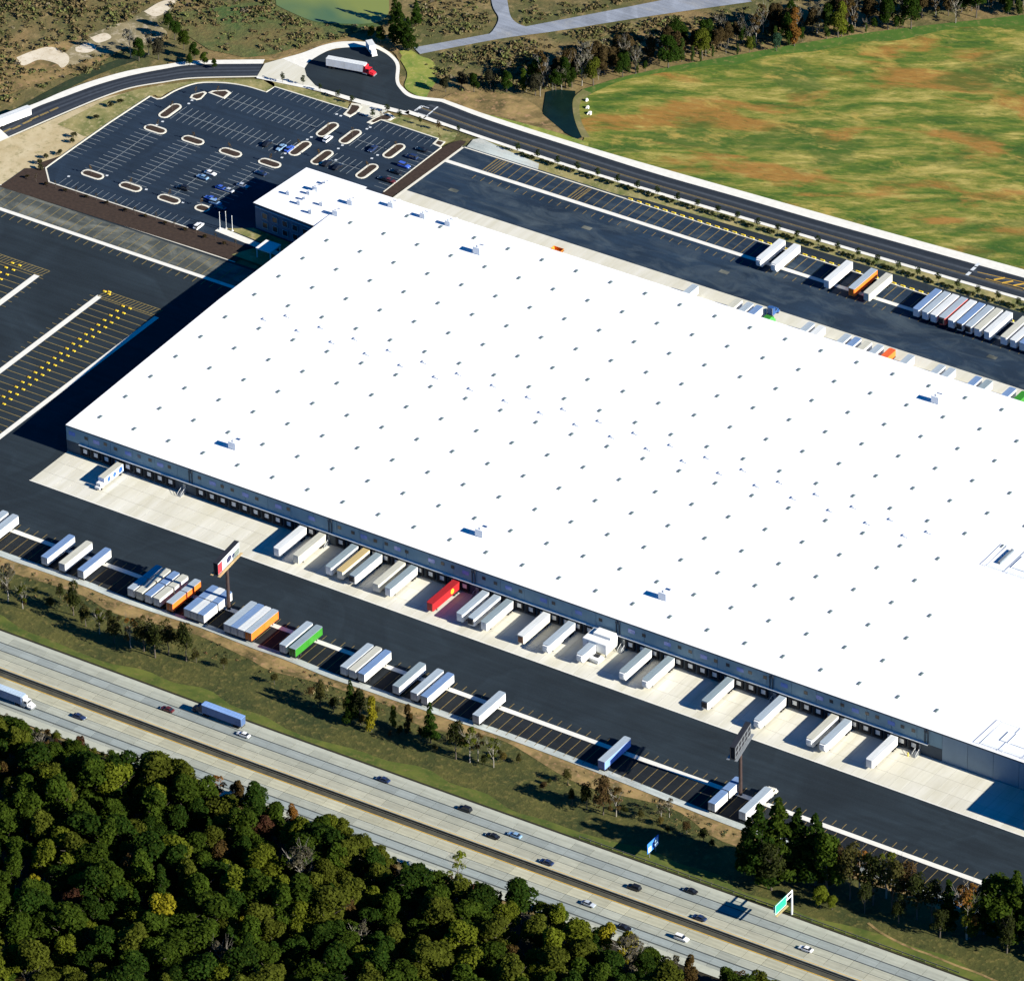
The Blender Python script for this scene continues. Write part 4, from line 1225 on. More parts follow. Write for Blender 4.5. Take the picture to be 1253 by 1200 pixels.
# ================================================================== TRACTORS AND LORRIES
def tractor_meshes():
    d = {}
    c = MB()      # cab, nose towards +y, fifth wheel at y = 0
    c.prism([(-1.2, 1.0), (1.2, 1.0), (1.2, 3.7), (-1.2, 3.7)], 0.95, 2.5, True)
    d['sleeper'] = MB().box(0, 1.45, 1.0, 2.4, 1.5, 2.75, 0, 0.95).mesh('sleeper', M['box_paint'])
    d['cab'] = MB().box(0, 2.95, 0.95, 2.35, 1.45, 1.95, 0, 0.93).mesh('cab', M['box_paint'])
    h = MB()
    i0 = len(h.v)
    h.v += [(-1.0, 3.65, 0.7), (1.0, 3.65, 0.7), (0.9, 5.35, 0.7), (-0.9, 5.35, 0.7), (-1.0, 3.65, 2.0), (1.0, 3.65, 2.0), (0.72, 5.25, 1.65), (-0.72, 5.25, 1.65)]
    h.f += [(3, 2, 1, 0), (4, 5, 6, 7), (0, 1, 5, 4), (1, 2, 6, 5), (2, 3, 7, 6), (3, 0, 4, 7)]
    h.box(-0.98, 4.6, 0.55, 0.45, 1.4, 0.6).box(0.98, 4.6, 0.55, 0.45, 1.4, 0.6)
    d['bonnet'] = h.mesh('bonnet', M['box_paint'])
    f = MB()
    f.poly([(-1.0, 3.70, 2.05), (1.0, 3.70, 2.05), (0.95, 3.66, 2.8), (-0.95, 3.66, 2.8)])
    f.box(-1.17, 3.0, 2.0, 0.06, 0.9, 0.7).box(1.17, 3.0, 2.0, 0.06, 0.9, 0.7)
    d['windscreen'] = f.mesh('windscreen', M['car_glass'])
    d['chassis'] = MB().box(-0.45, 1.6, 0.6, 0.2, 6.4, 0.3).box(0.45, 1.6, 0.6, 0.2, 6.4, 0.3).box(0, 0, 0.9, 1.1, 1.4, 0.18).mesh('chassis', M['chassis'])
    d['fuel_tank'] = MB().tube((-1.0, 0.9, 0.75), (-1.0, 2.6, 0.75), 0.33, n=8).tube((1.0, 0.9, 0.75), (1.0, 2.6, 0.75), 0.33, n=8).mesh('fuel_tank', M['grey_steel'])
    d['bumper'] = MB().box(0, 5.5, 0.4, 2.3, 0.25, 0.45).mesh('bumper', M['grey_steel'])
    d['exhaust'] = MB().tube((-1.05, 0.65, 1.0), (-1.05, 0.65, 4.0), 0.09, n=6).tube((1.05, 0.65, 1.0), (1.05, 0.65, 4.0), 0.09, n=6).mesh('exhaust', M['grey_steel'])
    return d


TM = tractor_meshes()


def tractor(x, y, rot, colr, label, group=None):
    t = thing('lorry_tractor', label, 'lorry', (x, y, 0.03), rot, group)
    for nm, me in TM.items():
        link(nm, me, t, color=colr if nm in ('sleeper', 'cab', 'bonnet') else None)
    for yy in (-0.7, 0.65):
        for sx in (-0.98, 0.98):
            link('wheel', WH, t, (sx, yy, 0))
    for sx in (-1.0, 1.0):
        link('wheel', WH_F, t, (sx, 4.55, 0))
    return t


tractor(300.9, -57.4, 0, CREAM, 'cream tractor unit hitched to the last trailer of the front row')
# red lorry in the turning circle
a, b = at(400.5, 74.5, 2.5), at(447, 83, 2.5)
ang = math.atan2(b[1] - a[1], b[0] - a[0])
trailer(a[0], a[1], ang - math.pi / 2, 15.6, WHITE, R_WHITE, 'white trailer behind the red lorry in the turning circle', None, legs=False)
tractor(a[0] + 14.0 * math.cos(ang), a[1] + 14.0 * math.sin(ang), ang - math.pi / 2 - 0.14, (0.60, 0.02, 0.03), 'red tractor unit pulling a white trailer in the turning circle')
a, b = at(-12, 160.5), at(37, 142)
ang = math.atan2(b[1] - a[1], b[0] - a[0])
trailer(b[0] - 15.6 * math.cos(ang), b[1] - 15.6 * math.sin(ang), ang - math.pi / 2, 15.6, WHITE, R_WHITE, 'white trailer standing on the curved road at the left picture edge', None)
# lorries on the motorway
x = 134.5
trailer(138.4, hwy_y(138, -111.8), math.pi / 2, 15.6, (0.09, 0.17, 0.36), (0.20, 0.33, 0.58), 'long blue trailer on the motorway lane nearest the grass', None, legs=False)
tractor(138.4 - 14.0, hwy_y(124, -111.8), math.pi / 2, (0.03, 0.035, 0.06), 'dark tractor unit pulling the blue trailer on the motorway')
trailer(75.0 - 19.2, hwy_y(50, -138.6), -math.pi / 2, 15.6, (0.14, 0.21, 0.36), (0.42, 0.52, 0.60), 'blue trailer at the left edge on the motorway beside the wood', None, legs=False)
tractor(75.0 - 5.3, hwy_y(62, -138.6), -math.pi / 2, WHITE, 'white tractor unit pulling a blue trailer at the left edge of the motorway')
# short box lorries
def box_lorry(x, y, rot, L, side, top, cabc, label, group=None, patches=False):
    t = thing('box_lorry', label, 'lorry', (x, y, 0.03), rot, group)
    MB().prism([(-1.25, 0), (1.25, 0), (1.25, L), (-1.25, L)], 1.0, 3.7, True).build('cargo_box', M['box_paint'], t, color=side)
    MB().box(0, L / 2, 3.705, 2.5, L + 0.02, 0.08).build('roof_panel', M['box_roof'], t, color=top)
    MB().box(0, L + 1.0, 0.6, 2.2, 1.7, 1.85, 0, 0.86).build('cab', M['box_paint'], t, color=cabc)
    MB().box(0, L + 2.1, 0.55, 2.1, 0.9, 0.75, 0, 0.92).build('bonnet', M['box_paint'], t, color=cabc)
    MB().poly([(-0.95, L + 1.80, 1.55), (0.95, L + 1.80, 1.55), (0.88, L + 1.70, 2.3), (-0.88, L + 1.70, 2.3)]).build('windscreen', M['car_glass'], t)
    MB().box(0, L / 2 + 1, 0.6, 1.1, L + 2, 0.38).build('chassis', M['chassis'], t)
    for yy, me in ((1.6, WH), (L + 1.5, WH_F)):
        for sx in (-0.95, 0.95):
            link('wheel', me, t, (sx, yy, 0))
    if patches:
        for yy, w in ((1.6, 2.2), (5.0, 1.8), (8.2, 1.9)):
            MB().tube((-1.252, yy, 2.35), (-1.275, yy, 2.35), w / 2, n=12).build('side_print', M['blue_paint'], t)
    return t


box_lorry(16.2, -11.2, math.pi, 10.8, (0.55, 0.66, 0.85), R_CREAM, WHITE, 'white box lorry with blue printed side at the leftmost near docks', GN, True)
a = at(455, 61.5, 1.5)
box_lorry(a[0] - 3.0, a[1] + 2.5, math.radians(-128), 4.6, WHITE, R_WHITE, WHITE, 'small white box lorry at the far edge of the turning circle')
a = at(936.6, 384, 3.0)
tractor(a[0], a[1] + 2.2, 0.0, (0.03, 0.09, 0.25), 'dark blue tractor unit standing at the far docks')
a = at(948, 388, 2.0)
box_lorry(a[0] - 0.6, a[1] - 6.5, 0, 4.0, (0.06, 0.38, 0.06), GREEN, (0.06, 0.38, 0.06), 'small green lorry standing at the far docks beside the tractor')
# orange cone-like skip and white box behind the far roof edge
sk_ = thing('skip', 'orange waste skip showing over the far roof edge', 'skip', (*at(682, 305, 1.5), 0.05))
sb = MB()
sb.v += [(-1.6, -1.0, 0), (1.6, -1.0, 0), (1.6, 1.0, 0), (-1.6, 1.0, 0), (-2.2, -1.1, 1.7), (2.2, -1.1, 1.7), (2.2, 1.1, 1.7), (-2.2, 1.1, 1.7), (-2.0, -0.95, 1.7), (2.0, -0.95, 1.7), (2.0, 0.95, 1.7), (-2.0, 0.95, 1.7), (-1.5, -0.9, 0.2), (1.5, -0.9, 0.2), (1.5, 0.9, 0.2), (-1.5, 0.9, 0.2)]
sb.f += [(3, 2, 1, 0)] + [(i, (i + 1) % 4, 4 + (i + 1) % 4, 4 + i) for i in range(4)] + [(4 + i, 4 + (i + 1) % 4, 8 + (i + 1) % 4, 8 + i) for i in range(4)] + [(8 + i, 8 + (i + 1) % 4, 12 + (i + 1) % 4, 12 + i) for i in range(4)] + [(12, 13, 14, 15)]
sb.build('shell', mat_plain('orange skip paint', (0.72, 0.22, 0.02), 0.6), sk_)
MB().box(-2.0, 0, 0.9, 0.3, 2.3, 0.15).box(2.0, 0, 0.9, 0.3, 2.3, 0.15).build('lifting_lug', M['dark_steel'], sk_)

# --- white dock enclosure standing on the apron
de = thing('dock_enclosure', 'white steel dock enclosure with machinery in front of the near docks', 'enclosure', (211.2, -10.6, 0.03))
MB().prism([(-4.6, -7.2), (4.4, -7.2), (4.4, -0.3), (-4.6, -0.3)], 1.2, 4.9, True).build('enclosure_body', M['white_steel'], de)
MB().box(0.8, -2.2, 4.9, 6.6, 3.6, 0.9).build('raised_roof', M['white_steel'], de)
MB().box(-1.8, -7.24, 2.2, 1.7, 0.1, 1.8).build('opening', M['dark_steel'], de)
for dx, dy in ((-4.3, -6.9), (4.1, -6.9), (-4.3, -0.8), (4.1, -0.8)):
    MB().box(dx, dy, 0, 0.3, 0.3, 1.2).build('leg', M['grey_steel'], de)
cv = MB()
for sx in (-1.0, 0.2):
    cv.tube((-2.2 + sx, -7.3, 2.3), (-2.2 + sx, -11.4, 0.4), 0.16, n=6)
cv.box(-2.6, -9.4, 0.9, 1.2, 4.6, 0.15)
cv.build('chute', M['grey_steel'], de)
cp_ = thing('compactor', 'white rubbish compactor standing in front of the dock enclosure', 'compactor', (213.6, -20.4, 0.03))
MB().prism([(-2.1, -1.4), (1.9, -2.0), (2.1, 1.2), (-1.6, 1.6)], 0.3, 1.5, True).build('casing', M['white_steel'], cp_)
MB().box(0, 0.2, 1.5, 1.8, 1.3, 0.5).build('hopper', M['dark_steel'], cp_)
MB().box(-2.3, -0.2, 0.15, 0.5, 0.8, 0.5).build('motor', M['paint_yellow'], cp_)
MB().box(0, -0.1, 0, 3.6, 2.4, 0.3).build('skid', M['chassis'], cp_)
yb = thing('bollard', 'yellow bollard at the foot of the dock steps near the blank wall', 'bollard', (326.4, -13.2, 0.03))
MB().tube((0, 0, 0), (0, 0, 1.25), 0.22, n=10).build('post', M['paint_yellow'], yb)
MB().tube((0, 0, 1.25), (0, 0, 1.4), 0.22, 0.1, 10).build('cap', M['paint_yellow'], yb)

# ================================================================== CARS
def car_meshes(kind):
    L, Wd = {'saloon': (4.7, 1.8), 'suv': (4.8, 1.9)}[kind]
    hood = {'saloon': 0.92, 'suv': 1.05}[kind]
    top = {'saloon': 1.42, 'suv': 1.75}[kind]
    b = MB()
    secs = [(-L / 2, 0.45, 0.75, 0.80), (-L / 2 + 0.15, 0.30, hood - 0.02, 0.92), (-L / 4, 0.28, hood + 0.03, 1.0), (L / 8, 0.28, hood + 0.02, 1.0), (L / 2 - 0.5, 0.30, hood - 0.12, 0.96), (L / 2 - 0.08, 0.35, 0.72, 0.86), (L / 2, 0.45, 0.62, 0.78)]
    for y, z0, z1, w in secs:
        hw = Wd / 2 * w
        b.v += [(-hw, y, z0), (hw, y, z0), (hw, y, z1 - 0.16), (hw * 0.9, y, z1), (-hw * 0.9, y, z1), (-hw, y, z1 - 0.16)]
    for i in range(len(secs) - 1):
        for k in range(6):
            b.f.append((6 * i + k, 6 * i + 6 + k, 6 * i + 6 + (k + 1) % 6, 6 * i + (k + 1) % 6))
    b.f += [tuple(range(6)), tuple(6 * (len(secs) - 1) + k for k in (5, 4, 3, 2, 1, 0))]
    rear_b, rear_t, fr_t, fr_b = ((-1.75, -1.05, 0.25, 0.95) if kind == 'saloon' else (-2.2, -1.95, 0.35, 1.0))
    g = MB()
    hb, ht = Wd / 2 * 0.88, Wd / 2 * 0.70
    g.v += [(-hb, rear_b, hood), (hb, rear_b, hood), (hb, fr_b, hood), (-hb, fr_b, hood), (-ht, rear_t, top - 0.05), (ht, rear_t, top - 0.05), (ht, fr_t, top - 0.05), (-ht, fr_t, top - 0.05)]
    g.f += [(0, 1, 5, 4), (1, 2, 6, 5), (2, 3, 7, 6), (3, 0, 4, 7)]
    r = MB().prism([(-ht - 0.02, rear_t - 0.05), (ht + 0.02, rear_t - 0.05), (ht + 0.02, fr_t + 0.05), (-ht - 0.02, fr_t + 0.05)], top - 0.06, top, True)
    lamp = MB().box(-Wd * 0.33, L / 2 - 0.03, 0.58, 0.34, 0.1, 0.14).box(Wd * 0.33, L / 2 - 0.03, 0.58, 0.34, 0.1, 0.14)
    return dict(body=b.mesh('body', M['car_paint']), windows=g.mesh('windows', M['car_glass']), roof=r.mesh('roof', M['car_paint']), lamp=lamp.mesh('headlight', M['sign_pale'])), wheel_mesh(0.33, 0.22)


CM = {k: car_meshes(k) for k in ('saloon', 'suv')}


def car(x, y, rot, colr, label, group, kind='saloon', z=0.0):
    ms, wm = CM[kind]
    c = thing('car', label, 'car', (x, y, z), rot, group)
    link('body', ms['body'], c, color=colr)
    link('windows', ms['windows'], c)
    link('roof', ms['roof'], c, color=colr)
    link('headlight', ms['lamp'], c)
    for sx in (-0.78, 0.78):
        for yy in (-1.4, 1.4):
            link('wheel', wm, c, (sx, yy, 0))
    return c


SILVER, BLACK, NAVY, CWHITE, SKYB, MAROON = (0.40, 0.44, 0.48), (0.012, 0.012, 0.014), (0.02, 0.035, 0.09), (0.75, 0.75, 0.73), (0.20, 0.33, 0.48), (0.10, 0.02, 0.02)
GM = 'cars driving on the motorway'
mway = [(205, 867, MAROON, 'dark maroon car left of the blue lorry on the motorway', 'saloon'), (97, 876, NAVY, 'dark blue car just ahead of the white tractor unit on the motorway', 'saloon'),
        (298, 898, CWHITE, 'white car beside the rear of the blue trailer on the motorway', 'saloon'), (469, 953, NAVY, 'navy car alone in the lane nearest the grass, left half of the motorway', 'saloon'),
        (569, 989, BLACK, 'black car in the lane nearest the grass, first after the navy car', 'suv'), (603, 1022, BLACK, 'black car directly left of the silver blue car on the motorway', 'saloon'),
        (630, 1021, SKYB, 'silver blue car beside a black one on the motorway', 'saloon'), (669, 1054, NAVY, 'dark blue car hugging the median lane mid motorway', 'saloon'),
        (776, 1085, BLACK, 'black car in the median lane below the blue sign', 'suv'), (845, 1089, BLACK, 'black car between the blue sign and the green gantry sign', 'saloon'),
        (720, 1105, SILVER, 'silver car on the carriageway beside the wood', 'saloon'), (856, 1122, NAVY, 'small dark car in the median lane left of the gantry shadow', 'saloon'),
        (764, 1134, BLACK, 'black car half behind the yellow treetops on the carriageway beside the wood', 'saloon'), (834, 1147, CWHITE, 'long white car on the carriageway beside the wood', 'suv'),
        (986, 1160, CWHITE, 'white car below the green gantry sign', 'saloon')]
for px, py, colr, lb, kd_ in mway:
    x, y = at(px, py, 0.7)
    car(x, y, math.pi / 2 if y > -127 else -math.pi / 2, colr, lb, GM, kd_)
GP = 'cars parked in the staff car park'
pk = [(257.5, 211.7, CWHITE, 0, 'white car alone in the third bay row left of the office'), (248, 216.7, SKYB, 0, 'blue-grey car next to the white one in the third bay row'), (224, 230, BLACK, 0, 'black car near the lower end of the third bay row'),
      (271, 230, BLUE, 0, 'bright blue car at the edge of the office shadow'), (279, 232.5, SILVER, 0, 'silver nosed car half inside the office shadow'), (257.5, 242.5, BLUE, 0, 'blue car above the half island near the flagpoles'),
      (263.5, 248, SKYB, 0, 'pale blue car beside the half island near the flagpoles'), (270, 254, NAVY, 0, 'navy car in the office shadow above the flagpoles'), (319, 211.7, NAVY, 0, 'navy car below the fourth long island'),
      (297, 227, SILVER, 0, 'grey car fully inside the office shadow'), (243, 276.5, CWHITE, 1, 'white car on the edge row beside the planting bed left of the flagpoles'),
      (327, 175.7, BLACK, 1, 'black car left of two blue cars in the middle bay row'), (344, 180.5, SKYB, 1, 'pale blue car in the middle bay row'), (354, 182, BLUE, 1, 'blue car touching the middle island'),
      (401, 170, CWHITE, 1, 'white car tucked below the upper middle island'), (456, 182, NAVY, 1, 'navy car left of the right hand island'), (400, 199.4, BLACK, 1, 'black car beside the open ended island'), (413, 204, BLACK, 1, 'black car one bay right of the open ended island'),
      (494.4, 202.6, BLUE, 0, 'blue car nosed to the mulch strip'), (484, 210, BLACK, 0, 'black car nosed to the mulch strip nearest the blue one'), (470, 219, BLACK, 0, 'black car nosed to the mulch strip near the roof edge'), (477, 221, MAROON, 0, 'dark red car nosed to the mulch strip near the roof edge'),
      (504, 192, NAVY, 0, 'navy car nosed to the upper mulch strip'), (516, 183, BLACK, 0, 'black car nosed to the top of the mulch strip')]
for k, (px, py, colr, o, lb) in enumerate(pk):
    x, y = at(px, py, 0.6)
    car(x, y, (0.0 if o else math.pi / 2) + (math.pi if k % 3 == 0 else 0) + random.uniform(-0.04, 0.04), colr, lb, GP, 'suv' if k % 4 == 2 else 'saloon')

# ================================================================== SIGNS
def billboard(x, y, z0, rot, label, poster):
    b = thing('billboard', label, 'billboard', (x, y, 0.03))
    MB().tube((0, 0, 0), (0, 0, z0 + 0.4), 0.62, 0.55, 14).build('pole', M['brown_steel'], b)
    hd = bpy.data.objects.new('head', None)
    L, H = 14.6, 4.4
    fr = MB()
    for s in (1, -1):
        fr.box(s * 0.75, 0, z0 + 0.3, 0.18, L, H, 0.0)
    fr.box(0, 0, z0 + 0.1, 1.2, L, 0.3)
    for yy in np.linspace(-L / 2 + 0.4, L / 2 - 0.4, 7):
        fr.box(0, yy, z0 + 0.4, 1.3, 0.14, H - 0.1)
    c, s_ = math.cos(rot), math.sin(rot)

    def turn(mb):
        mb.v = [(c * px - s_ * py, s_ * px + c * py, pz) for px, py, pz in mb.v]
        return mb
    turn(fr).build('frame', M['dark_steel'], b)
    turn(MB().box(0, 0, z0 + 0.3 + H, 1.72, L + 0.1, 0.12)).build('top_cover', M['dark_steel'], b)
    turn(MB().box(1.35, 0, z0 + 0.05, 0.9, L + 1.2, 0.12).box(-1.35, 0, z0 + 0.05, 0.9, L + 1.2, 0.12)).build('catwalk', M['wood'] if poster else M['grey_steel'], b)
    if poster:
        X = 0.86
        face = turn(MB().box(X, 0, z0 + 0.45, 0.04, L - 0.3, H - 0.3)).build('poster_face', M['ad_white'], b)
        turn(MB().box(X + 0.03, -L / 2 + 1.5, z0 + 0.55, 0.03, 2.7, H - 0.6)).build('red_block', M['ad_red'], face)
        turn(MB().box(X + 0.03, L / 2 - 2.6, z0 + 0.55, 0.03, 4.6, 2.2)).build('grey_block', M['ad_grey'], face)
        ink = MB()
        ink.poly([(X + 0.06, 0.1 + 1.7 * math.cos(w), z0 + 2.3 + 1.15 * math.sin(w)) for w in np.linspace(0, 2 * math.pi, 18, endpoint=False)])
        ink.poly([(X + 0.06, 3.0 + 0.9 * math.cos(w), z0 + 2.0 + 0.7 * math.sin(w)) for w in np.linspace(0, 2 * math.pi, 14, endpoint=False)])
        turn(ink).build('ink_shape', M['ad_ink'], face)
    else:
        X = 0.86
        face = turn(MB().box(X, 0, z0 + 0.45, 0.04, L - 0.3, H - 0.3)).build('blank_face', M['dark_steel'], b)
        st = MB()
        for yy in np.linspace(-L / 2 + 0.3, L / 2 - 0.3, 6):
            st.box(X + 0.06, yy, z0 + 0.45, 0.08, 0.3, H - 0.3)
        for zz in (0.5, 2.3, H - 0.1):
            st.box(X + 0.075, 0, z0 + zz, 0.09, L - 0.3, 0.25)
        turn(st).build('face_frame', M['grey_steel'], face)
    bpy.data.objects.remove(hd)
    return b


billboard(95.1, -59.0, 17.6, math.radians(7), 'tall single-pole billboard with red and white poster over the front trailer row', True)
billboard(292.5, -59.0, 18.3, math.radians(12), 'tall single-pole billboard with bare grey frame standing near the right of the front row', False)

s = thing('road_sign', 'blue roadside sign with pale panels on the grass above the motorway', 'road sign', (*at(799, 1045), -0.2))
sb_ = MB().box(0, 0, 2.2, 0.12, 6.4, 3.7)
sb_.build('board', M['blue_sign'], s)
MB().box(0.09, -1.9, 2.45, 0.05, 1.7, 1.9).build('panel', M['sign_pale'], s)
MB().box(0.09, 1.9, 2.45, 0.05, 1.7, 3.0).build('panel', M['sign_pale'], s)
MB().box(0.09, 0.1, 3.2, 0.05, 1.2, 1.6).build('panel', M['sign_navy'], s)
for yy in (-1.8, 1.8):
    MB().box(-0.15, yy, 0, 0.2, 0.2, 5.2).build('post', M['grey_steel'], s)

g = thing('gantry_sign', 'green cantilever gantry sign reaching over the motorway edge', 'road sign', (*at(969, 1117.5), -0.2))
MB().tube((0, 0, 0), (0, 0, 9.2), 0.36, 0.28, 10).build('post', M['white_steel'], g)
ar = MB()
for zz in (9.0, 7.4):
    ar.tube((0, 0, zz), (0, -10.5, zz), 0.22, n=8)
for yy in (-2.6, -5.2, -7.8, -10.4):
    ar.tube((0, yy, 9.0), (0, yy, 7.4), 0.12, n=6)
ar.build('truss_arm', M['white_steel'], g)
bd = MB().box(0.45, -7.3, 6.4, 0.14, 6.6, 3.6).build('sign_board', M['green_sign'], g)
bo = MB()
bo.box(0.54, -7.3, 6.5, 0.04, 6.3, 0.14).box(0.54, -7.3, 9.75, 0.04, 6.3, 0.14).box(0.54, -10.4, 6.64, 0.04, 0.14, 3.1).box(0.54, -4.2, 6.64, 0.04, 0.14, 3.1)
bo.build('sign_border', M['white_steel'], bd)
MB().box(0.9, -7.3, 6.1, 0.7, 6.8, 0.12).build('catwalk', M['wood'], g)

# ================================================================== SMALL YARD THINGS
bol = MB().box(0, 0, 0.05, 1.7, 1.1, 0.36, 0, 0.9)
bol_me = bol.mesh('block', M['paint_yellow'])
bcap_me = MB().box(0, 0, 0.4, 1.3, 0.5, 0.12, 0, 0.9).mesh('ridge', M['paint_yellow'])
bplate_me = MB().box(-1.25, 0.9, 0, 0.7, 0.7, 0.12).mesh('base_plate', mat_plain('rusty base plate', (0.12, 0.05, 0.02), 0.9))  # flat brown square set beside each yellow block


def bollard(x, y, label, group, s=1.0):
    b = thing('parking_stop', label, 'parking stop', (x, y, 0.03), 0, group)
    for nm, me in (('block', bol_me), ('ridge', bcap_me), ('base_plate', bplate_me)):
        link(nm, me, b)
    b.scale = (0.72 * s, 0.72 * s, 0.6 * s)


for r, (x0, sl) in enumerate(((-47.9, 0), (-44.9, 0))):
    for k in range(26):
        y = 75.5 - 3.66 * k
        x = x0 + 1.6
        px, py = seen(x, y, 0)
        if px < -30:
            break
        bollard(x, y, '%s yellow parking stop down the %s of the double line in the left yard' % (ORD[k], 'left row' if r == 0 else 'right row'), 'yellow parking stops in the left yard')
for k in range(4):
    for r in range(2):
        bollard(-97.0 + 3.2 * r, 78.5 - 3.66 * k, '%s yellow parking stop of the %s row at the left picture edge' % (ORD[k], 'left' if r == 0 else 'right'), 'yellow parking stops in the left yard')
for k, (dx, dy) in enumerate(((0, 0), (1.6, 0.6), (2.4, -0.7))):
    x, y = at(128, 357)
    bollard(x + dx, y + dy, '%s of three yellow parking stops clustered at the hatched island end' % ['left', 'middle', 'right'][k], 'yellow parking stops in the left yard')
ws = MB().box(0, 0, 0, 1.9, 0.55, 0.42, 0, 0.85).mesh('block', M['paint_yellow'])
wsb = MB().box(-0.6, 0, -0.02, 0.5, 0.8, 0.1).box(0.6, 0, -0.02, 0.5, 0.8, 0.1).mesh('anchor', M['kerb'])
k = 0
for x in np.arange(64, 300, 3.66):
    if seen(x, 230, 0)[0] > 1275:
        break
    w_ = thing('wheel_stop', '%s yellow wheel stop from the left along the far trailer row' % ORD[k], 'wheel stop', (x + 1.8, 230.0, 0.05), 0, 'yellow wheel stops along the far row')
    link('block', ws, w_)
    link('anchor', wsb, w_)
    k += 1

# parking islands
isl = []
for px, py in ((190, 158.6), (236, 172), (282, 187), (330, 200)):
    isl.append((*at(px, py), 'h', 9.4))
for px, py in ((113.3, 214), (159.6, 229), (206.7, 244), (247.5, 255)):
    isl.append((*at(px, py), 'h', 9.4 if px < 240 else 6.0))
for px, py in ((208, 136), (400.6, 159), (367, 182), (428.5, 167.7), (394, 193), (482, 185), (449, 209.8)):
    isl.append((*at(px, py), 'v', 11.5))
isl += [(*at(242.6, 117), 'a', 8.0), (*at(268, 115.5), 'b', 9.0), (*at(430, 136), 'c', 7), (*at(464, 146), 'd', 7), (*at(538, 176), 'e', 5)]
IL = ['top of the left bay row', 'top of the second bay row', 'top of the third bay row', 'top of the fourth bay row beside the office', 'bottom of the left bay row', 'bottom of the second bay row', 'bottom of the third bay row',
      'bottom of the fourth row near the flagpoles', 'upper left cross row', 'upper middle beside the entrance', 'middle beside two blue cars', 'right of the entrance aisle', 'open ended one beside the office roof corner',
      'far right of the cross rows', 'right, close to the warehouse roof edge', 'wedge shaped on the top curve, left part', 'wedge shaped on the top curve, right part', 'left side of the car park entrance', 'right side of the car park entrance', 'stub at the upper end of the mulch strip']


def capsule(L, W, n=6):
    r = W / 2
    pts = []
    for c, a0 in ((L / 2 - r, -math.pi / 2), (-(L / 2 - r), math.pi / 2)):
        for k in range(n + 1):
            w = a0 + math.pi * k / n
            pts.append((c + r * math.cos(w), r * math.sin(w)))
    return pts


ISL_TREES = []
for (x, y, o, L), lb in zip(isl, IL):
    t_ = thing('parking_island', 'kerbed parking island filled with mulch, %s' % lb, 'parking island', (x, y, 0.0), 0.0, 'islands of the car park')
    if o in 'hv':
        po, pi_ = capsule(L, 4.6), capsule(L - 1.3, 3.0)
        if o == 'v':
            po, pi_ = [(-b, a) for a, b in po], [(-b, a) for a, b in pi_]
    else:
        sp = {'a': [(232, 120.5), (234.6, 116.3), (250, 112.2), (253, 114), (246, 121.5), (240, 123)], 'b': [(254.5, 114), (260, 111.5), (277.7, 110.7), (283, 114), (274.5, 121.5)],
              'c': [(430, 126.5), (441, 128), (443, 131), (437.5, 138), (427.5, 144), (420.5, 141), (426, 134.5)], 'd': [(448.5, 150.5), (457, 145.5), (467, 140.5), (476, 138.5), (484, 144), (477, 148), (466, 147), (454, 152.5)], 'e': [(530.5, 176.5), (535, 171.5), (545, 174), (539.5, 180)]}[o]
        sp = [(qx - x, qy - y) for qx, qy in atl(sp)]
        po = sp
        cx, cy = sum(p[0] for p in sp) / len(sp), sum(p[1] for p in sp) / len(sp)
        pi_ = [(cx + (px - cx) * 0.72, cy + (py - cy) * 0.72) for px, py in sp]
    kb = MB()
    n_ = len(po)
    for k in range(n_):
        kb.prism([po[k], po[(k + 1) % n_], pi_[(k + 1) % n_], pi_[k]], -0.02, 0.17)
    kb.build('kerb_ring', M['kerb'], t_)
    MB().poly([(a, b, 0.14) for a, b in (pi_ if sum(pi_[k][0] * pi_[(k + 1) % n_][1] - pi_[(k + 1) % n_][0] * pi_[k][1] for k in range(n_)) > 0 else pi_[::-1])]).build('mulch', M['mulch'], t_)
    ISL_TREES.append((x, y, o))
# riprap stones beside the meadow
for k, (px, py) in enumerate(((718, 123), (719, 132), (721.5, 139))):
    x, y = at(px, py)
    sb2 = MB()
    base_n = 9
    rr = [0.55 + 0.18 * math.sin(3.1 * i + k) for i in range(base_n)]
    if k == 2:
        rr = [r * 1.25 for r in rr]
    lo = [(rr[i] * math.cos(2 * math.pi * i / base_n), 1.4 * rr[i] * math.sin(2 * math.pi * i / base_n)) for i in range(base_n)]
    sb2.prism(lo, -0.2, 0.35)
    sb2.prism([(a * 0.65, b * 0.65) for a, b in lo], 0.35, 0.75)
    o = sb2.build('white_stone', M['stone'])
    o.location = (x, y, 0)
    tag(o, ['upper white stone heap near the rounded end of the meadow', 'small middle white stone heap near the rounded end of the meadow', 'largest lower white stone heap near the rounded end of the meadow'][k], 'stones', 'white stone heaps on the meadow')

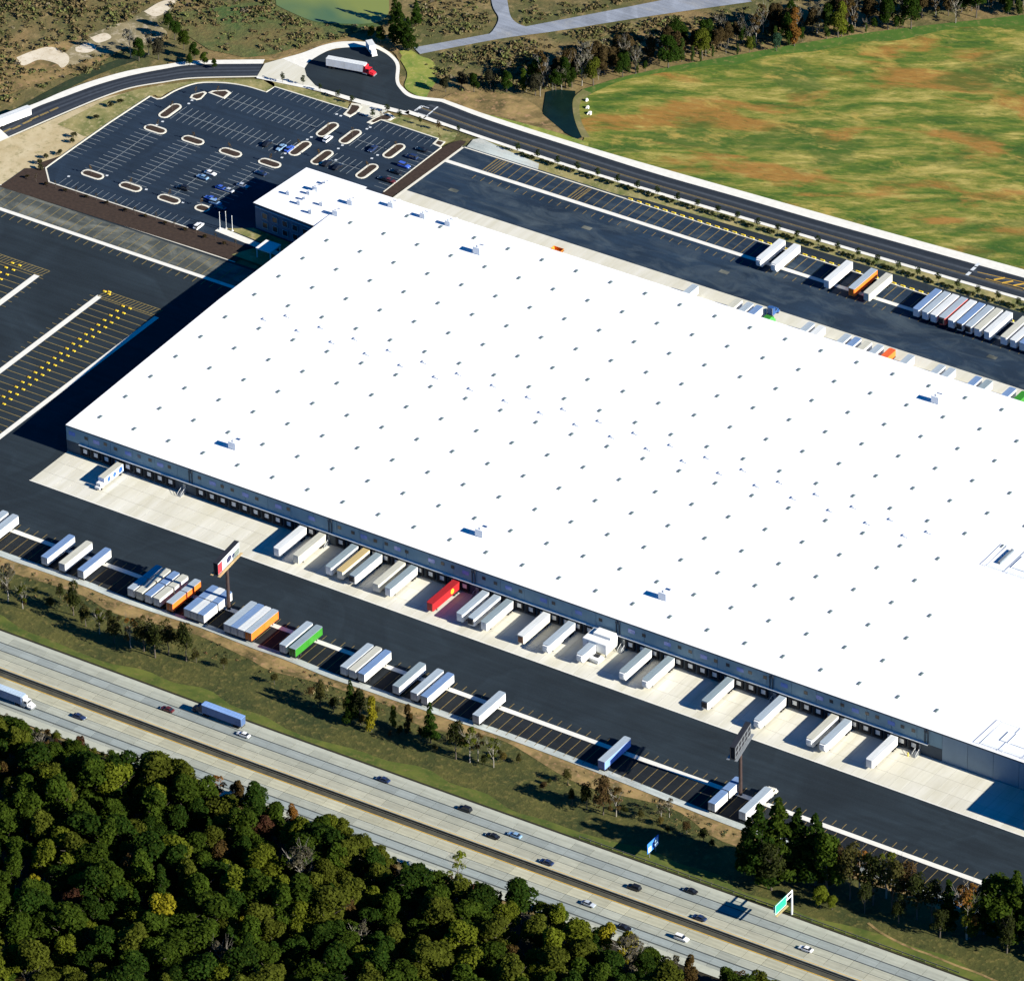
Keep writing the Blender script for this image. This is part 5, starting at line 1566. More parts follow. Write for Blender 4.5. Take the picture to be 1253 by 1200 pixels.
# ================================================================== VEGETATION
def crown_mesh(name, seed, H, R, base, kind, nleaf, size):
    """leaf-sized quads spread over lumpy lobes"""
    g = np.random.default_rng(seed)
    C_, N_ = [], []
    lobes = []
    if kind == 'broad':
        nl = 15
        for i in range(nl):
            a = g.uniform(0, 2 * math.pi)
            u = g.uniform(0, 1)
            rr = R * 0.68 * math.sqrt(g.uniform(0.05, 1)) * (1 - 0.45 * u)
            z = base + (H - base) * (0.22 + 0.66 * u)
            lobes.append((rr * math.cos(a), rr * math.sin(a), z, R * g.uniform(0.32, 0.52), (H - base) * g.uniform(0.13, 0.22)))
    elif kind == 'pine':
        for i in range(16):
            u = (i + 0.5) / 16
            a = i * 2.4 + g.uniform(-0.4, 0.4)
            rr = R * (1 - u) ** 0.8 * 0.62
            lobes.append((rr * math.cos(a), rr * math.sin(a), base + (H - base) * u, R * (0.5 * (1 - u) + 0.16), (H - base) * 0.09))
    elif kind == 'column':
        for i in range(9):
            u = (i + 0.5) / 9
            a = g.uniform(0, 2 * math.pi)
            rr = R * 0.3
            lobes.append((rr * math.cos(a), rr * math.sin(a), base + (H - base) * u, R * (0.75 - 0.3 * abs(u - 0.45)), (H - base) * 0.10))
    elif kind == 'sparse':
        for i in range(10):
            a = g.uniform(0, 2 * math.pi)
            u = g.uniform(0, 1)
            rr = R * 0.8 * math.sqrt(g.uniform(0.1, 1)) * (1 - 0.4 * u)
            lobes.append((rr * math.cos(a), rr * math.sin(a), base + (H - base) * (0.15 + 0.8 * u), R * g.uniform(0.18, 0.32), (H - base) * 0.10))
    else:       # shrub
        for i in range(6):
            a = g.uniform(0, 2 * math.pi)
            rr = R * 0.55 * math.sqrt(g.uniform(0, 1))
            lobes.append((rr * math.cos(a), rr * math.sin(a), H * g.uniform(0.3, 0.65), R * g.uniform(0.35, 0.5), H * g.uniform(0.25, 0.35)))
    w = np.array([l[3] * (l[3] + l[4]) for l in lobes])
    cnt = np.maximum(4, (nleaf * w / w.sum()).astype(int))
    V, F = [], []
    for (lx, ly, lz, lr, lh), c in zip(lobes, cnt):
        d = g.normal(size=(c, 3))
        d /= np.linalg.norm(d, axis=1)[:, None]
        d[:, 2] = np.where(d[:, 2] < -0.35, -d[:, 2], d[:, 2])
        rad = g.uniform(0.62, 1.08, c) ** 0.6
        p = np.stack([lx + d[:, 0] * lr * rad, ly + d[:, 1] * lr * rad, lz + d[:, 2] * lh * rad], 1)
        nrm = d * 0.9 + g.normal(size=(c, 3)) * 0.55 + np.array([0, 0, 0.35])
        nrm /= np.linalg.norm(nrm, axis=1)[:, None]
        t1 = np.cross(nrm, g.normal(size=(c, 3)))
        t1 /= np.linalg.norm(t1, axis=1)[:, None]
        t2 = np.cross(nrm, t1)
        sz = size * g.uniform(0.6, 1.25, c)[:, None]
        q = np.stack([p - t1 * sz - t2 * sz * 0.55, p + t1 * sz * 0.3 - t2 * sz * 0.8, p + t1 * sz + t2 * sz * 0.35, p - t1 * sz * 0.35 + t2 * sz * 0.8], 1)
        V.append(q.reshape(-1, 3))
    V = np.concatenate(V)
    nq = len(V) // 4
    me = bpy.data.meshes.new(name)
    me.vertices.add(len(V))
    me.vertices.foreach_set('co', V.ravel())
    me.loops.add(nq * 4)
    me.loops.foreach_set('vertex_index', np.arange(nq * 4))
    me.polygons.add(nq)
    me.polygons.foreach_set('loop_start', np.arange(0, nq * 4, 4))
    me.polygons.foreach_set('loop_total', np.full(nq, 4))
    me.materials.append(M['leaf'])
    me.update(calc_edges=True)
    return me


def trunk_mesh(seed, H, base, R, r0, mat, limbs=6, twigs=0):
    g = random.Random(seed)
    b = MB()
    top = base + (H - base) * 0.62
    b.tube((0, 0, -0.3), (g.uniform(-0.2, 0.2), g.uniform(-0.2, 0.2), base), r0, r0 * 0.72, 7)
    b.tube((0, 0, base), (g.uniform(-0.4, 0.4), g.uniform(-0.4, 0.4), top), r0 * 0.72, r0 * 0.25, 6)
    for i in range(limbs):
        a = i * 2.4 + g.uniform(-0.4, 0.4)
        z = base * 0.8 + (top - base * 0.8) * (i + 0.5) / limbs
        e = (math.cos(a) * R * 0.7, math.sin(a) * R * 0.7, min(H * 0.97, z + (H - z) * 0.55))
        b.tube((0, 0, z), e, r0 * 0.34, r0 * 0.10, 5, False)
        for k in range(twigs):
            u = g.uniform(0.35, 0.95)
            p = (e[0] * u, e[1] * u, z + (e[2] - z) * u)
            aa = a + g.uniform(-1.2, 1.2)
            q = (p[0] + math.cos(aa) * R * 0.4, p[1] + math.sin(aa) * R * 0.4, p[2] + g.uniform(0.1, 0.3) * H)
            b.tube(p, q, r0 * 0.12, r0 * 0.04, 3, False)
    return b.mesh('trunk', mat)


PROTO = {}
for i in range(7):
    h, r = 15.0, 4.6 + 0.4 * (i % 3)
    PROTO['broad', i] = (crown_mesh('crown', 100 + i, h, r, 1.6, 'broad', 3400, 0.36), trunk_mesh(100 + i, h, 4.0, r, 0.34, M['bark']))
for i in range(4):
    PROTO['light', i] = (crown_mesh('crown', 150 + i, 13.0, 3.3, 1.2, 'broad', 1150, 0.30), trunk_mesh(150 + i, 13, 3.0, 2.6, 0.22, M['bark'], 7, 2))
for i in range(4):
    PROTO['pine', i] = (crown_mesh('crown', 200 + i, 18.0, 3.9, 2.0, 'pine', 3000, 0.36), trunk_mesh(200 + i, 18, 8, 1.5, 0.34, M['bark'], 3))
for i in range(3):
    PROTO['column', i] = (crown_mesh('crown', 300 + i, 13.0, 2.0, 0.8, 'column', 1300, 0.30), trunk_mesh(300 + i, 13, 3, 0.9, 0.24, M['bark'], 3))
for i in range(3):
    PROTO['sparse', i] = (crown_mesh('crown', 400 + i, 12.0, 3.4, 2.5, 'sparse', 520, 0.28), trunk_mesh(400 + i, 12, 3, 3.2, 0.22, M['bark_pale'], 8, 6))
for i in range(3):
    PROTO['shrub', i] = (crown_mesh('crown', 500 + i, 2.2, 1.5, 0.1, 'shrub', 260, 0.20), trunk_mesh(500 + i, 2.2, 0.7, 0.8, 0.07, M['bark'], 3))
for i in range(2):
    PROTO['sapling', i] = (crown_mesh('crown', 600 + i, 4.0, 0.9, 1.5, 'column', 220, 0.17), trunk_mesh(600 + i, 4.0, 1.6, 0.5, 0.07, M['bark'], 3))
PROTO['twig', 0] = (crown_mesh('crown', 700, 4.0, 0.8, 1.6, 'sparse', 70, 0.14), trunk_mesh(700, 4.0, 1.6, 0.7, 0.07, M['bark'], 5, 3))
HT = {'broad': 15.0, 'pine': 18.0, 'column': 13.0, 'sparse': 12.0, 'light': 13.0, 'shrub': 2.2, 'sapling': 4.0, 'twig': 4.0}
NV = {'broad': 7, 'pine': 4, 'column': 3, 'sparse': 3, 'light': 4, 'shrub': 3, 'sapling': 2, 'twig': 1}

DG, MG, OL, YE, RU, MA, GB, BG, OR = (0.016, 0.038, 0.0045), (0.036, 0.062, 0.006), (0.066, 0.078, 0.009), (0.21, 0.185, 0.012), (0.070, 0.042, 0.014), (0.055, 0.022, 0.014), (0.075, 0.066, 0.045), (0.100, 0.120, 0.010), (0.19, 0.085, 0.02)


def tree(kind, x, y, h, colr, label, group, wide=1.0, name=None, cat='tree', z=-0.2):
    cm, tm = PROTO[kind, RNG.integers(NV[kind])]
    s = h / HT[kind]
    t = thing(name or {'broad': 'broadleaf_tree', 'light': 'broadleaf_tree', 'pine': 'evergreen_tree', 'column': 'columnar_tree', 'sparse': 'bare_tree', 'shrub': 'shrub', 'sapling': 'young_tree', 'twig': 'young_tree'}[kind],
              label, cat, (x, y, z), float(RNG.uniform(0, 6.28)), group)
    t.scale = (s * wide, s * wide, s)
    v = float(RNG.uniform(0.8, 1.2))
    link('crown', cm, t, color=sh(colr, v))
    link('trunk', tm, t)
    return t


# --- trees on the verge, measured one by one: base pixel, height px, kind, colour, label
OL2, RU2, DG2 = (0.050, 0.046, 0.014), (0.070, 0.042, 0.018), (0.022, 0.028, 0.008)
VT = [(10, 735, 46, 'sparse', GB, 'thin bare tree at the left edge of the verge'), (28, 744, 30, 'sparse', OL, 'small half bare tree second from the left edge of the verge'), (74, 732, 20, 'light', DG2, 'small round dark tree against the yard channel at the left'),
      (90, 752, 46, 'light', DG2, 'tall dark tree among the left clump of the verge'), (105, 766, 34, 'light', OL2, 'olive tree below the tallest dark tree on the left verge'), (122, 775, 30, 'sparse', OL, 'thin olive tree in the left clump of the verge'),
      (140, 786, 36, 'light', OL2, 'olive bushy tree in the middle of the left clump'), (160, 792, 40, 'sparse', OR, 'orange tinged thin tree in the left clump'), (176, 796, 46, 'light', OL2, 'tall olive tree right of the orange tinged one on the verge'),
      (190, 804, 52, 'light', DG2, 'bushiest dark tree of the left clump on the verge'), (206, 800, 46, 'light', OL2, 'olive tree under the orange trailers'), (228, 808, 48, 'light', DG2, 'slim dark tree under the blue and white short trailers'), (240, 810, 20, 'light', OL2, 'low bush right of the slim dark tree'),
      (392, 864, 34, 'light', OL2, 'round olive tree left of the dark pair on the verge'), (430, 884, 52, 'pine', DG, 'tall dark evergreen left of the yellow sapling'), (441, 886, 42, 'light', DG2, 'dark tree touching the yellow sapling'), (454.5, 894, 42, 'column', YE, 'slender yellow tree on the verge'),
      (481, 890, 28, 'column', OL, 'thin dark sapling first right of the yellow tree'), (500, 896, 34, 'column', RU, 'thin reddish sapling second right of the yellow tree'), (527, 908, 50, 'pine', DG, 'narrow dark evergreen right of the saplings'), (558, 928, 46, 'light', DG2, 'broad dark tree in the middle of the verge'),
      (575, 932, 44, 'sparse', OL, 'pale half bare tree right of the broad dark tree'), (604, 938, 36, 'sparse', OL, 'pale spindly tree under the lone trailer'), (585, 930, 34, 'sparse', RU, 'rust tinged spindly tree among the pale ones'),
      (738, 996, 50, 'light', RU2, 'brown leaved tree near the blue sided trailer'), (718, 990, 32, 'light', DG2, 'low dark tree left of the brown leaved one'), (754, 998, 36, 'sparse', RU, 'thin reddish tree right of the brown leaved one'), (700, 985, 20, 'light', DG2, 'dark bush left of the brown leaved tree'),
      (809, 1003, 26, 'sparse', GB, 'small bare tree below the drain channel'), (819, 999, 24, 'sparse', GB, 'bare twiggy tree right of the small bare one')]
for px, py, hp, kind, colr, lb in VT:
    x, y = at(px, py)
    tree(kind, x, y, hp * 0.93 / 3.05, colr, lb, 'trees on the motorway verge', 0.8 if kind == 'pine' else 1.0, 'roadside_tree')
VBX, VBY = [0, 107, 250, 443, 619, 830, 906], [722, 757, 806, 880, 938, 1018, 1046]
nb = 0
for k in range(49):
    px = 4 + 18.2 * k + RNG.uniform(-7, 7)
    if 250 < px < 380 and k % 3:
        continue
    x, y = at(px, float(np.interp(px, VBX, VBY)) + RNG.uniform(-12, 12))
    tree('light', x, y, float(RNG.uniform(2.2, 5.5)), [OL2, RU2, DG2, OL2, (0.10, 0.075, 0.02)][k % 5], '%s low scrubby bush from left along the verge tree line' % ORD[nb], 'low bushes on the motorway verge', 1.6, 'bush', 'bush')
    nb += 1
# grove at the right
GV = [(916, 1066, 62, 'pine', DG, 1.0, 'left edge dark evergreen of the grove'), (930, 1078, 88, 'pine', DG, 1.1, 'tall dark evergreen at the left of the grove'), (952, 1076, 92, 'pine', MG, 1.1, 'tallest evergreen of the grove beside the last trailer'), (976, 1076, 80, 'pine', DG, 1.15, 'wide dark evergreen third in the grove'),
      (997, 1082, 80, 'pine', DG, 1.1, 'dark evergreen behind the gantry sign'), (944, 1088, 56, 'light', DG2, 1.1, 'low dark tree at the foot of the tall evergreens'), (1012, 1092, 66, 'broad', MG, 1.0, 'green tree right of the evergreens'), (1028, 1078, 50, 'light', RU2, 1.0, 'rusty tree against the drain channel'), (1040, 1100, 62, 'light', OL2, 1.0, 'olive tree left of the yard gap'),
      (1052, 1086, 46, 'sparse', OR, 1.1, 'thin orange tree in front of the black asphalt'), (1068, 1106, 60, 'light', DG2, 1.0, 'dark tree in the middle of the grove'), (1084, 1098, 50, 'sparse', OL, 1.2, 'half bare olive tree in the middle of the grove'), (1092, 1114, 58, 'light', OL2, 1.0, 'olive tree right of the dark middle one'), (1108, 1112, 56, 'light', RU2, 1.0, 'brown leaved tree right of the middle of the grove'),
      (1122, 1124, 52, 'light', DG2, 1.0, 'dark tree below the amber bay lines'), (1140, 1128, 48, 'light', DG2, 1.0, 'dark tree second below the amber bay lines'), (1160, 1134, 54, 'pine', DG, 1.0, 'dark evergreen left of the yellow brown tree'), (1183, 1148, 64, 'sparse', OR, 1.0, 'tall yellow brown tree near the right edge'), (1186, 1147, 52, 'column', OL, 1.2, 'olive column tree inside the yellow brown one'),
      (1204, 1142, 62, 'pine', DG, 1.1, 'dark evergreen right of the yellow brown tree'), (1222, 1146, 74, 'broad', MG, 1.0, 'tall green tree near the right edge'), (1242, 1152, 80, 'pine', MG, 1.1, 'tall evergreen at the right edge'), (1258, 1156, 70, 'pine', DG, 1.1, 'dark evergreen cut by the right edge'), (1232, 1165, 44, 'light', DG2, 1.1, 'low dark tree at the right edge foot'),
      (1004, 1110, 24, 'broad', BG, 1.1, 'bright green bush right of the gantry post'), (1018, 1112, 16, 'broad', BG, 1.2, 'smaller bright green bush right of the gantry post'), (1100, 1128, 36, 'light', DG2, 1.0, 'low dark tree in the shade of the grove'), (1150, 1146, 34, 'light', DG2, 1.1, 'low dark tree under the right part of the grove'), (1058, 1116, 34, 'light', DG2, 1.0, 'low dark tree at the grass edge of the grove'),
      (1285, 1168, 70, 'pine', DG, 1.1, 'evergreen beyond the right edge'), (1275, 1150, 60, 'broad', MG, 1.1, 'green tree beyond the right edge')]
for px, py, hp, kind, colr, wd_, lb in GV:
    x, y = at(px, py)
    tree(kind, x, y, hp / 3.1, colr, lb, 'trees of the grove beside the motorway', wd_, 'roadside_tree')
# winding pale footpath in the grass
area_pts = atl([(1062, 1128), (1078, 1140), (1098, 1151), (1118, 1160), (1135, 1166), (1150, 1172), (1172, 1181), (1195, 1189), (1225, 1202), (1260, 1216)])
A, B = offset_line(smooth_line(area_pts, 40), 0.9)
link('footpath', strip_mesh('footpath', A, B, -0.12, M['dry_grass'], smooth=False), kind='structure')

# --- the wood along the bottom
EDGE = [(-60, 868), (0, 880), (25, 884), (60, 904), (100, 912), (130, 928), (170, 924), (215, 926), (240, 950), (265, 968), (310, 962), (335, 972), (345, 1002), (400, 1002), (430, 1004), (455, 1040), (520, 1062), (560, 1068), (590, 1085), (610, 1080), (640, 1084), (680, 1112), (740, 1140), (800, 1162), (880, 1188), (940, 1194), (1010, 1225), (1100, 1260), (1400, 1350)]
EX, EY = [p[0] for p in EDGE], [p[1] for p in EDGE]
SPEC = [(197, 1112, 17, YE, 'broad', 0.85, 'brightest yellow green tree low in the left of the wood'), (22, 1100, 11, YE, 'broad', 0.7, 'yellow tree near the lower left edge of the wood'), (42, 1080, 11, YE, 'broad', 0.6, 'yellow green tree near the left edge of the wood'), (100, 1076, 10, YE, 'broad', 0.4, 'small yellow tree left of the brightest one'),
        (277, 1063, 12, BG, 'broad', 0.75, 'lime green round tree in the middle left of the wood'), (306, 1049, 12, BG, 'broad', 0.7, 'lime green tree second from the lime round one'), (298, 1133, 12, YE, 'broad', 0.4, 'small yellow tree below the lime green ones'), (265, 1104, 11, BG, 'broad', 0.5, 'small lime green tree under the lime pair'),
        (541, 1163, 13, BG, 'broad', 0.55, 'lone lime yellow tree in the lower middle of the wood'), (345, 1085, 13, BG, 'broad', 0.8, 'large lime green tree below the pale crowned one'), (400, 1066, 14, OL, 'broad', 0.8, 'olive green tree close to the motorway side'), (742, 1138, 13, YE, 'broad', 0.75, 'yellow tree beside the black car at the motorway'), (768, 1152, 13, YE, 'broad', 0.8, 'larger yellow tree right of the one beside the black car'),
        (672, 1152, 12, OR, 'broad', 0.5, 'orange tree left of the two yellow ones'), (628, 1170, 12, RU, 'broad', 0.8, 'rust brown tree below the orange one'), (776, 1195, 12, YE, 'broad', 0.5, 'small yellow tree at the bottom edge'), (70, 912, 10, MA, 'broad', 0.45, 'red leaved tree at the wood edge on the left'), (98, 910, 10, MA, 'broad', 0.5, 'second red leaved tree at the wood edge on the left'),
        (55, 915, 10, RU, 'sparse', 0.7, 'thin rust tree at the wood edge on the left'), (322, 1010, 13, MA, 'broad', 0.9, 'dark maroon tree beside the pale crowned one'), (357, 994, 11, OR, 'broad', 0.5, 'small orange tree on the motorway edge'), (545, 1082, 11, MA, 'sparse', 1.2, 'reddish thin tree on the motorway edge'), (570, 1088, 11, MA, 'broad', 0.7, 'reddish brown tree right of the thin red one'),
        (482, 1066, 10, RU, 'broad', 0.5, 'small rust tree on the motorway edge'), (560, 1052, 13, BG, 'sparse', 0.9, 'sparse lime tree standing against the motorway'), (10, 940, 13, RU, 'broad', 0.8, 'rust coloured tree at the left edge'), (195, 945, 18, OL, 'broad', 1.25, 'tall wide olive tree standing above the wood edge'), (150, 940, 18, DG, 'broad', 1.1, 'tall dark tree left of the wide olive one'),
        (225, 950, 17, OL, 'broad', 0.9, 'olive brown tree right of the wide olive one'), (90, 1100, 13, MA, 'broad', 0.8, 'maroon brown tree near the left bottom'), (420, 1018, 17, OL, 'pine', 1.4, 'pale olive crowned tree rising over the motorway edge'), (440, 1035, 15, OL, 'broad', 0.9, 'pale olive tree in front of the motorway lanes'), (265, 960, 12, OR, 'sparse', 0.9, 'orange thin tree at the wood edge'),
        (290, 965, 12, RU, 'broad', 0.6, 'rust tree at the edge left of the maroon one'), (845, 1178, 11, RU, 'broad', 0.5, 'rust tree at the right end of the wood edge'), (930, 1200, 12, OL, 'broad', 0.8, 'olive tree at the right end of the wood')]
wood = []
for px, py, h, colr, kind, wd_, lb in SPEC:
    x, y = at(px, py, h * 0.72)
    wood.append((x, y))
    tree(kind, x, y, h, colr, lb, 'trees of the wood below the motorway', 1.2 * wd_ if kind != 'broad' else max(0.62, 1.3 * wd_), z=-0.3)
LBL = {'DG': 'dark green tree', 'MG': 'mid green tree', 'OL': 'olive green tree', 'RU': 'rust brown tree', 'PN': 'dark evergreen', 'GB': 'half bare grey tree', 'BG': 'lime green tree'}
cand = []
gy = -146.0
row = 0
while gy > -285:
    gx = 20.0 + (row % 2) * 4.2
    while gx < 430:
        cand.append((gx + RNG.uniform(-3.0, 3.0), gy + RNG.uniform(-2.6, 2.6)))
        gx += 8.2
    gy -= 7.3
    row += 1
LSHORT = ['brightest yellow green tree', 'yellow tree at lower left', 'yellow green tree near left edge', 'small yellow tree left of the brightest', 'lime round tree at middle left', 'upper lime green tree', 'small yellow tree below the lime pair', 'small lime tree',
          'lone lime yellow tree', 'large lime green tree', 'olive tree near the lanes', 'yellow tree by the black car', 'larger yellow tree by the black car', 'orange tree left of two yellow', 'rust tree below the orange one', 'small yellow tree at bottom edge',
          'left red tree', 'right red tree', 'thin rust tree', 'dark maroon tree', 'small orange edge tree', 'reddish thin edge tree', 'reddish brown edge tree', 'small rust edge tree', 'sparse lime edge tree', 'rust tree at left edge', 'tall wide olive tree', 'tall dark edge tree',
          'olive brown edge tree', 'maroon brown tree', 'pale olive crowned tree', 'pale olive lane side tree', 'orange thin edge tree', 'rust edge tree by the maroon', 'rust tree at right end', 'olive tree at right end']
LAND = [(q[0], q[1], n_) for q, n_ in zip(SPEC, LSHORT)]
assert len(LSHORT) == len(SPEC)
picks = []
for x, y in cand:
    h = float(RNG.uniform(11, 19))
    pb = seen(x, y, 0)
    lim = float(np.interp(pb[0], EX, EY))
    h = min(h, (pb[1] - lim - RNG.uniform(-3, 6)) / 3.0)
    if h < 3.5:
        continue
    pt = seen(x, y, h)
    if pt[0] < -25 or pt[0] > 1275 or pt[1] > 1205:
        continue
    if any((x - a) ** 2 + (y - b) ** 2 < 22 for a, b in wood):
        continue
    u = RNG.uniform()
    key, colr, kind = ('DG', DG, 'broad') if u < 0.25 else ('MG', MG, 'broad') if u < 0.55 else ('OL', OL, 'broad') if u < 0.80 else ('RU', RU, 'light') if u < 0.83 else ('PN', DG, 'pine') if u < 0.88 else ('GB', GB, 'sparse') if u < 0.90 else ('BG', BG, 'broad')
    picks.append((x, y, h, key, colr, kind, seen(x, y, h * 0.7)))
nb = 0
for k in range(64):
    x = 38 + 2.9 * k + RNG.uniform(-1, 1)
    y = hwy_y(x, -148.6) - RNG.uniform(0, 2.4)
    pb = seen(x, y, 0)
    if pb[0] < -20 or pb[0] > 640 or RNG.uniform() < 0.15:
        continue
    tree('light', x, y, float(RNG.uniform(2.6, 5.0)), [OL, MG, RU, DG, OL][k % 5], '%s low bush from left along the wood foot beside the motorway' % ORD[nb], 'low bushes along the foot of the wood', 1.7, 'bush', 'bush', z=-0.3)
    nb += 1
    if nb >= len(ORD):
        break
rel = {}
for i, (x, y, h, key, colr, kind, pc) in enumerate(picks):
    dd = [math.hypot(pc[0] - px, pc[1] - py) for px, py, lb in LAND]
    j = int(np.argmin(dd))
    dx, dy = pc[0] - LAND[j][0], pc[1] - LAND[j][1]
    side = ('right of' if dx > 0 else 'left of') if abs(dx) > abs(dy) else ('below' if dy > 0 else 'above')
    rel.setdefault((j, side, key), []).append((dd[j], i))
names_w = {}
for (j, side, key), lst in rel.items():
    for n_, (d_, i) in enumerate(sorted(lst)):
        nth = '' if len(lst) == 1 else (['nearest ', 'second nearest '] + [o + ' nearest ' for o in ORD[2:]])[n_]
        names_w[i] = '%s%s %s the %s' % (nth, LBL[key], side, LAND[j][2])
for i, (x, y, h, key, colr, kind, pc) in enumerate(picks):
    tree(kind, x, y, h, colr, names_w[i], 'trees of the wood below the motorway', float(RNG.uniform(1.0, 1.38)) * (1.0 if h > 9 else 1.4), z=-0.3)
print('wood trees', len(picks) + len(SPEC))
# --- wood edge beyond the meadow
FT = []
TOPX, TOPY = [640, 704, 760, 830, 900, 1000, 1100, 1253, 1330], [122, 108, 95, 80, 67, 50, 36, 18, 8]
k = 0
for px in np.arange(648, 1285, 8.5):
    ye = float(np.interp(px, TOPX, TOPY))
    for rowi in range(3):
        if RNG.uniform() < (0.35, 0.15, 0.25)[rowi]:
            continue
        pxx = px + RNG.uniform(-6, 6)
        py = ye - 1 - rowi * 9 + RNG.uniform(-4, 2)
        if py < -30:
            continue
        u = RNG.uniform()
        if rowi == 0:
            kind, cn = ('column', 'green') if u < 0.42 else ('broad', 'dark green') if u < 0.62 else ('broad', 'olive') if u < 0.8 else ('sparse', 'grey')
        else:
            kind, cn = ('sparse', 'rust') if u < 0.25 else ('broad', 'brown') if u < 0.60 else ('sparse', 'grey') if u < 0.80 else ('broad', 'dark green')
        x, y = at(pxx, py)
        h = RNG.uniform(5, 13) if rowi else RNG.uniform(4, 14)
        FT.append((pxx, kind, cn, x, y, h, rowi))
CC = {'green': (0.035, 0.060, 0.012), 'dark green': DG, 'olive': OL, 'rust': RU, 'grey': GB, 'brown': (0.060, 0.040, 0.018)}
NM = {'column': 'narrow tree', 'broad': 'bushy tree', 'sparse': 'thin half bare tree'}
cnt = {}
for pxx, kind, cn, x, y, h, rowi in sorted(FT):
    kk = (kind, cn, rowi)
    cnt[kk] = cnt.get(kk, -1) + 1
    tree(kind, x, y, h, CC[cn], '%s %s %s from left, %s of wood edge beyond meadow' % (ORD[cnt[kk]], cn, NM[kind], ['front rank', 'second rank', 'back rank'][rowi]), 'trees of the wood edge beyond the meadow', 0.9, 'field_edge_tree')
MK = [(718, 92, 40, 'sparse', (0.15, 0.14, 0.11), 'pale forked bare tree at the rounded end of the meadow'), (972, 56, 44, 'column', OR, 'orange topped narrow tree in the wood edge'), (1030, 44, 40, 'column', BG, 'bright green vine clad tree in the wood edge'),
      (950, 62, 22, 'broad', (0.02, 0.05, 0.03), 'blue green round bush at the meadow edge'), (490, 52, 48, 'pine', DG, 'dark evergreen right of the pond, upper'), (500, 62, 40, 'pine', DG, 'dark evergreen right of the pond, lower'), (484, 30, 34, 'pine', DG, 'dark evergreen right of the pond, at the top edge'), (510, 30, 30, 'pine', DG, 'dark evergreen behind the three right of the pond'),
      (466, 52, 20, 'broad', DG, 'dark bushy tree between pond and turning circle'), (455, 47, 16, 'broad', OL, 'olive bushy tree below the pond'), (482, 54, 24, 'broad', DG, 'dark bushy tree above the small box lorry'),
      (160, 70, 36, 'sparse', (0.17, 0.16, 0.13), 'pale bare tree in the scrub at upper left'), (170, 74, 26, 'broad', DG, 'dark bushy tree beside the pale bare one'), (182, 66, 24, 'sparse', GB, 'grey twiggy tree beside the pale bare one'), (194, 72, 24, 'broad', (0.05, 0.045, 0.03), 'brown bushy tree right of the pale bare one'),
      (214, 48, 24, 'broad', DG, 'dark tree at the head of the dark hollow'), (225, 60, 22, 'broad', MG, 'green tree in the middle of the dark hollow'), (238, 72, 20, 'broad', DG, 'dark tree in the lower dark hollow'), (206, 34, 18, 'broad', DG, 'dark tree at the top of the dark hollow'), (250, 80, 16, 'broad', MG, 'green tree at the foot of the dark hollow'),
      (232, 80, 14, 'broad', DG, 'low dark tree at the foot of the dark hollow'), (262, 84, 12, 'broad', DG, 'lowest dark bushy tree beside the curved road'), (580, 112, 22, 'broad', DG, 'dark bushy tree left of the deep pool'), (600, 108, 24, 'broad', (0.03, 0.028, 0.018), 'brown bushy tree left of the deep pool'), (620, 112, 24, 'broad', DG, 'dark tree in the hedge left of the deep pool'),
      (640, 112, 28, 'column', MG, 'green narrow tree left of the deep pool'), (655, 116, 26, 'broad', (0.03, 0.028, 0.018), 'dark brown tree at the left bank of the deep pool'), (565, 106, 18, 'broad', (0.035, 0.03, 0.02), 'small brown tree at the left of the hedge'), (545, 112, 20, 'broad', (0.03, 0.03, 0.016), 'small dark tree below the grey lane'), (680, 110, 26, 'broad', DG, 'dark tree on the far bank of the deep pool'), (700, 106, 24, 'broad', DG, 'dark tree at the far corner of the deep pool')]
for px, py, hp, kind, colr, lb in MK:
    x, y = at(px, py)
    tree(kind, x, y, hp / 2.9, colr, lb, 'trees of the scrub land', 1.0, 'scrub_tree')

# --- saplings along the far road and the car park
k = 0
for px in np.arange(633, 1290, 24.5):
    py = float(np.interp(px, [633, 700, 800, 900, 1000, 1253], [186, 208, 238, 269, 300, 378]))
    x, y = at(px, py)
    tree('sapling', x, y, 3.6, (0.022, 0.035, 0.012), '%s dark young tree from the left in the strip beside the far road' % ORD[k], 'young trees beside the far road', 1.5, z=0.0)
    for q in range(3):
        x2, y2 = at(px + 6 + 6 * q, py + 4.5 + 2.2 * q)
        tree('shrub', x2, y2, 1.6, (0.020, 0.028, 0.010), '%s low shrub right of the %s young tree beside the far road' % (ORD[q], ORD[k]), 'low shrubs beside the far road', 1.1, z=0.0)
    k += 1
SP = [(346, 101, 'lone sapling at the concrete junction, upper'), (371, 104, 'lone sapling at the concrete junction, lower'), (392, 112, 'sapling on the grass left of the car park entrance'), (414, 120, 'dark shrub tree left of the entrance'), (431, 127, 'larger dark shrub tree at the entrance mouth'),
      (474, 138, 'dark shrub tree right of the entrance'), (489, 145, 'second dark shrub tree right of the entrance'), (514, 153, 'sapling in the planted corner strip'), (537, 160, 'brown sapling in the planted corner strip'), (561, 163, 'dark sapling at the end of the mulch strip'), (456, 144, 'dark shrub on the entrance island')]
for px, py, lb in SP:
    x, y = at(px, py)
    tree('sapling', x, y, 4.0 if 'lone' in lb or 'brown' in lb else 3.2, (0.02, 0.032, 0.012) if 'brown' not in lb else RU, lb, 'young trees around the car park entrance', 1.6 if 'shrub' in lb else 1.1, z=0.0)
for (x, y, o), lb in zip(ISL_TREES, IL):
    tree('twig', x + RNG.uniform(-1, 1), y + RNG.uniform(-1, 1), 4.0, (0.14, 0.08, 0.02), 'thin young tree on the parking island, %s' % lb, 'young trees on the parking islands', z=0.1)
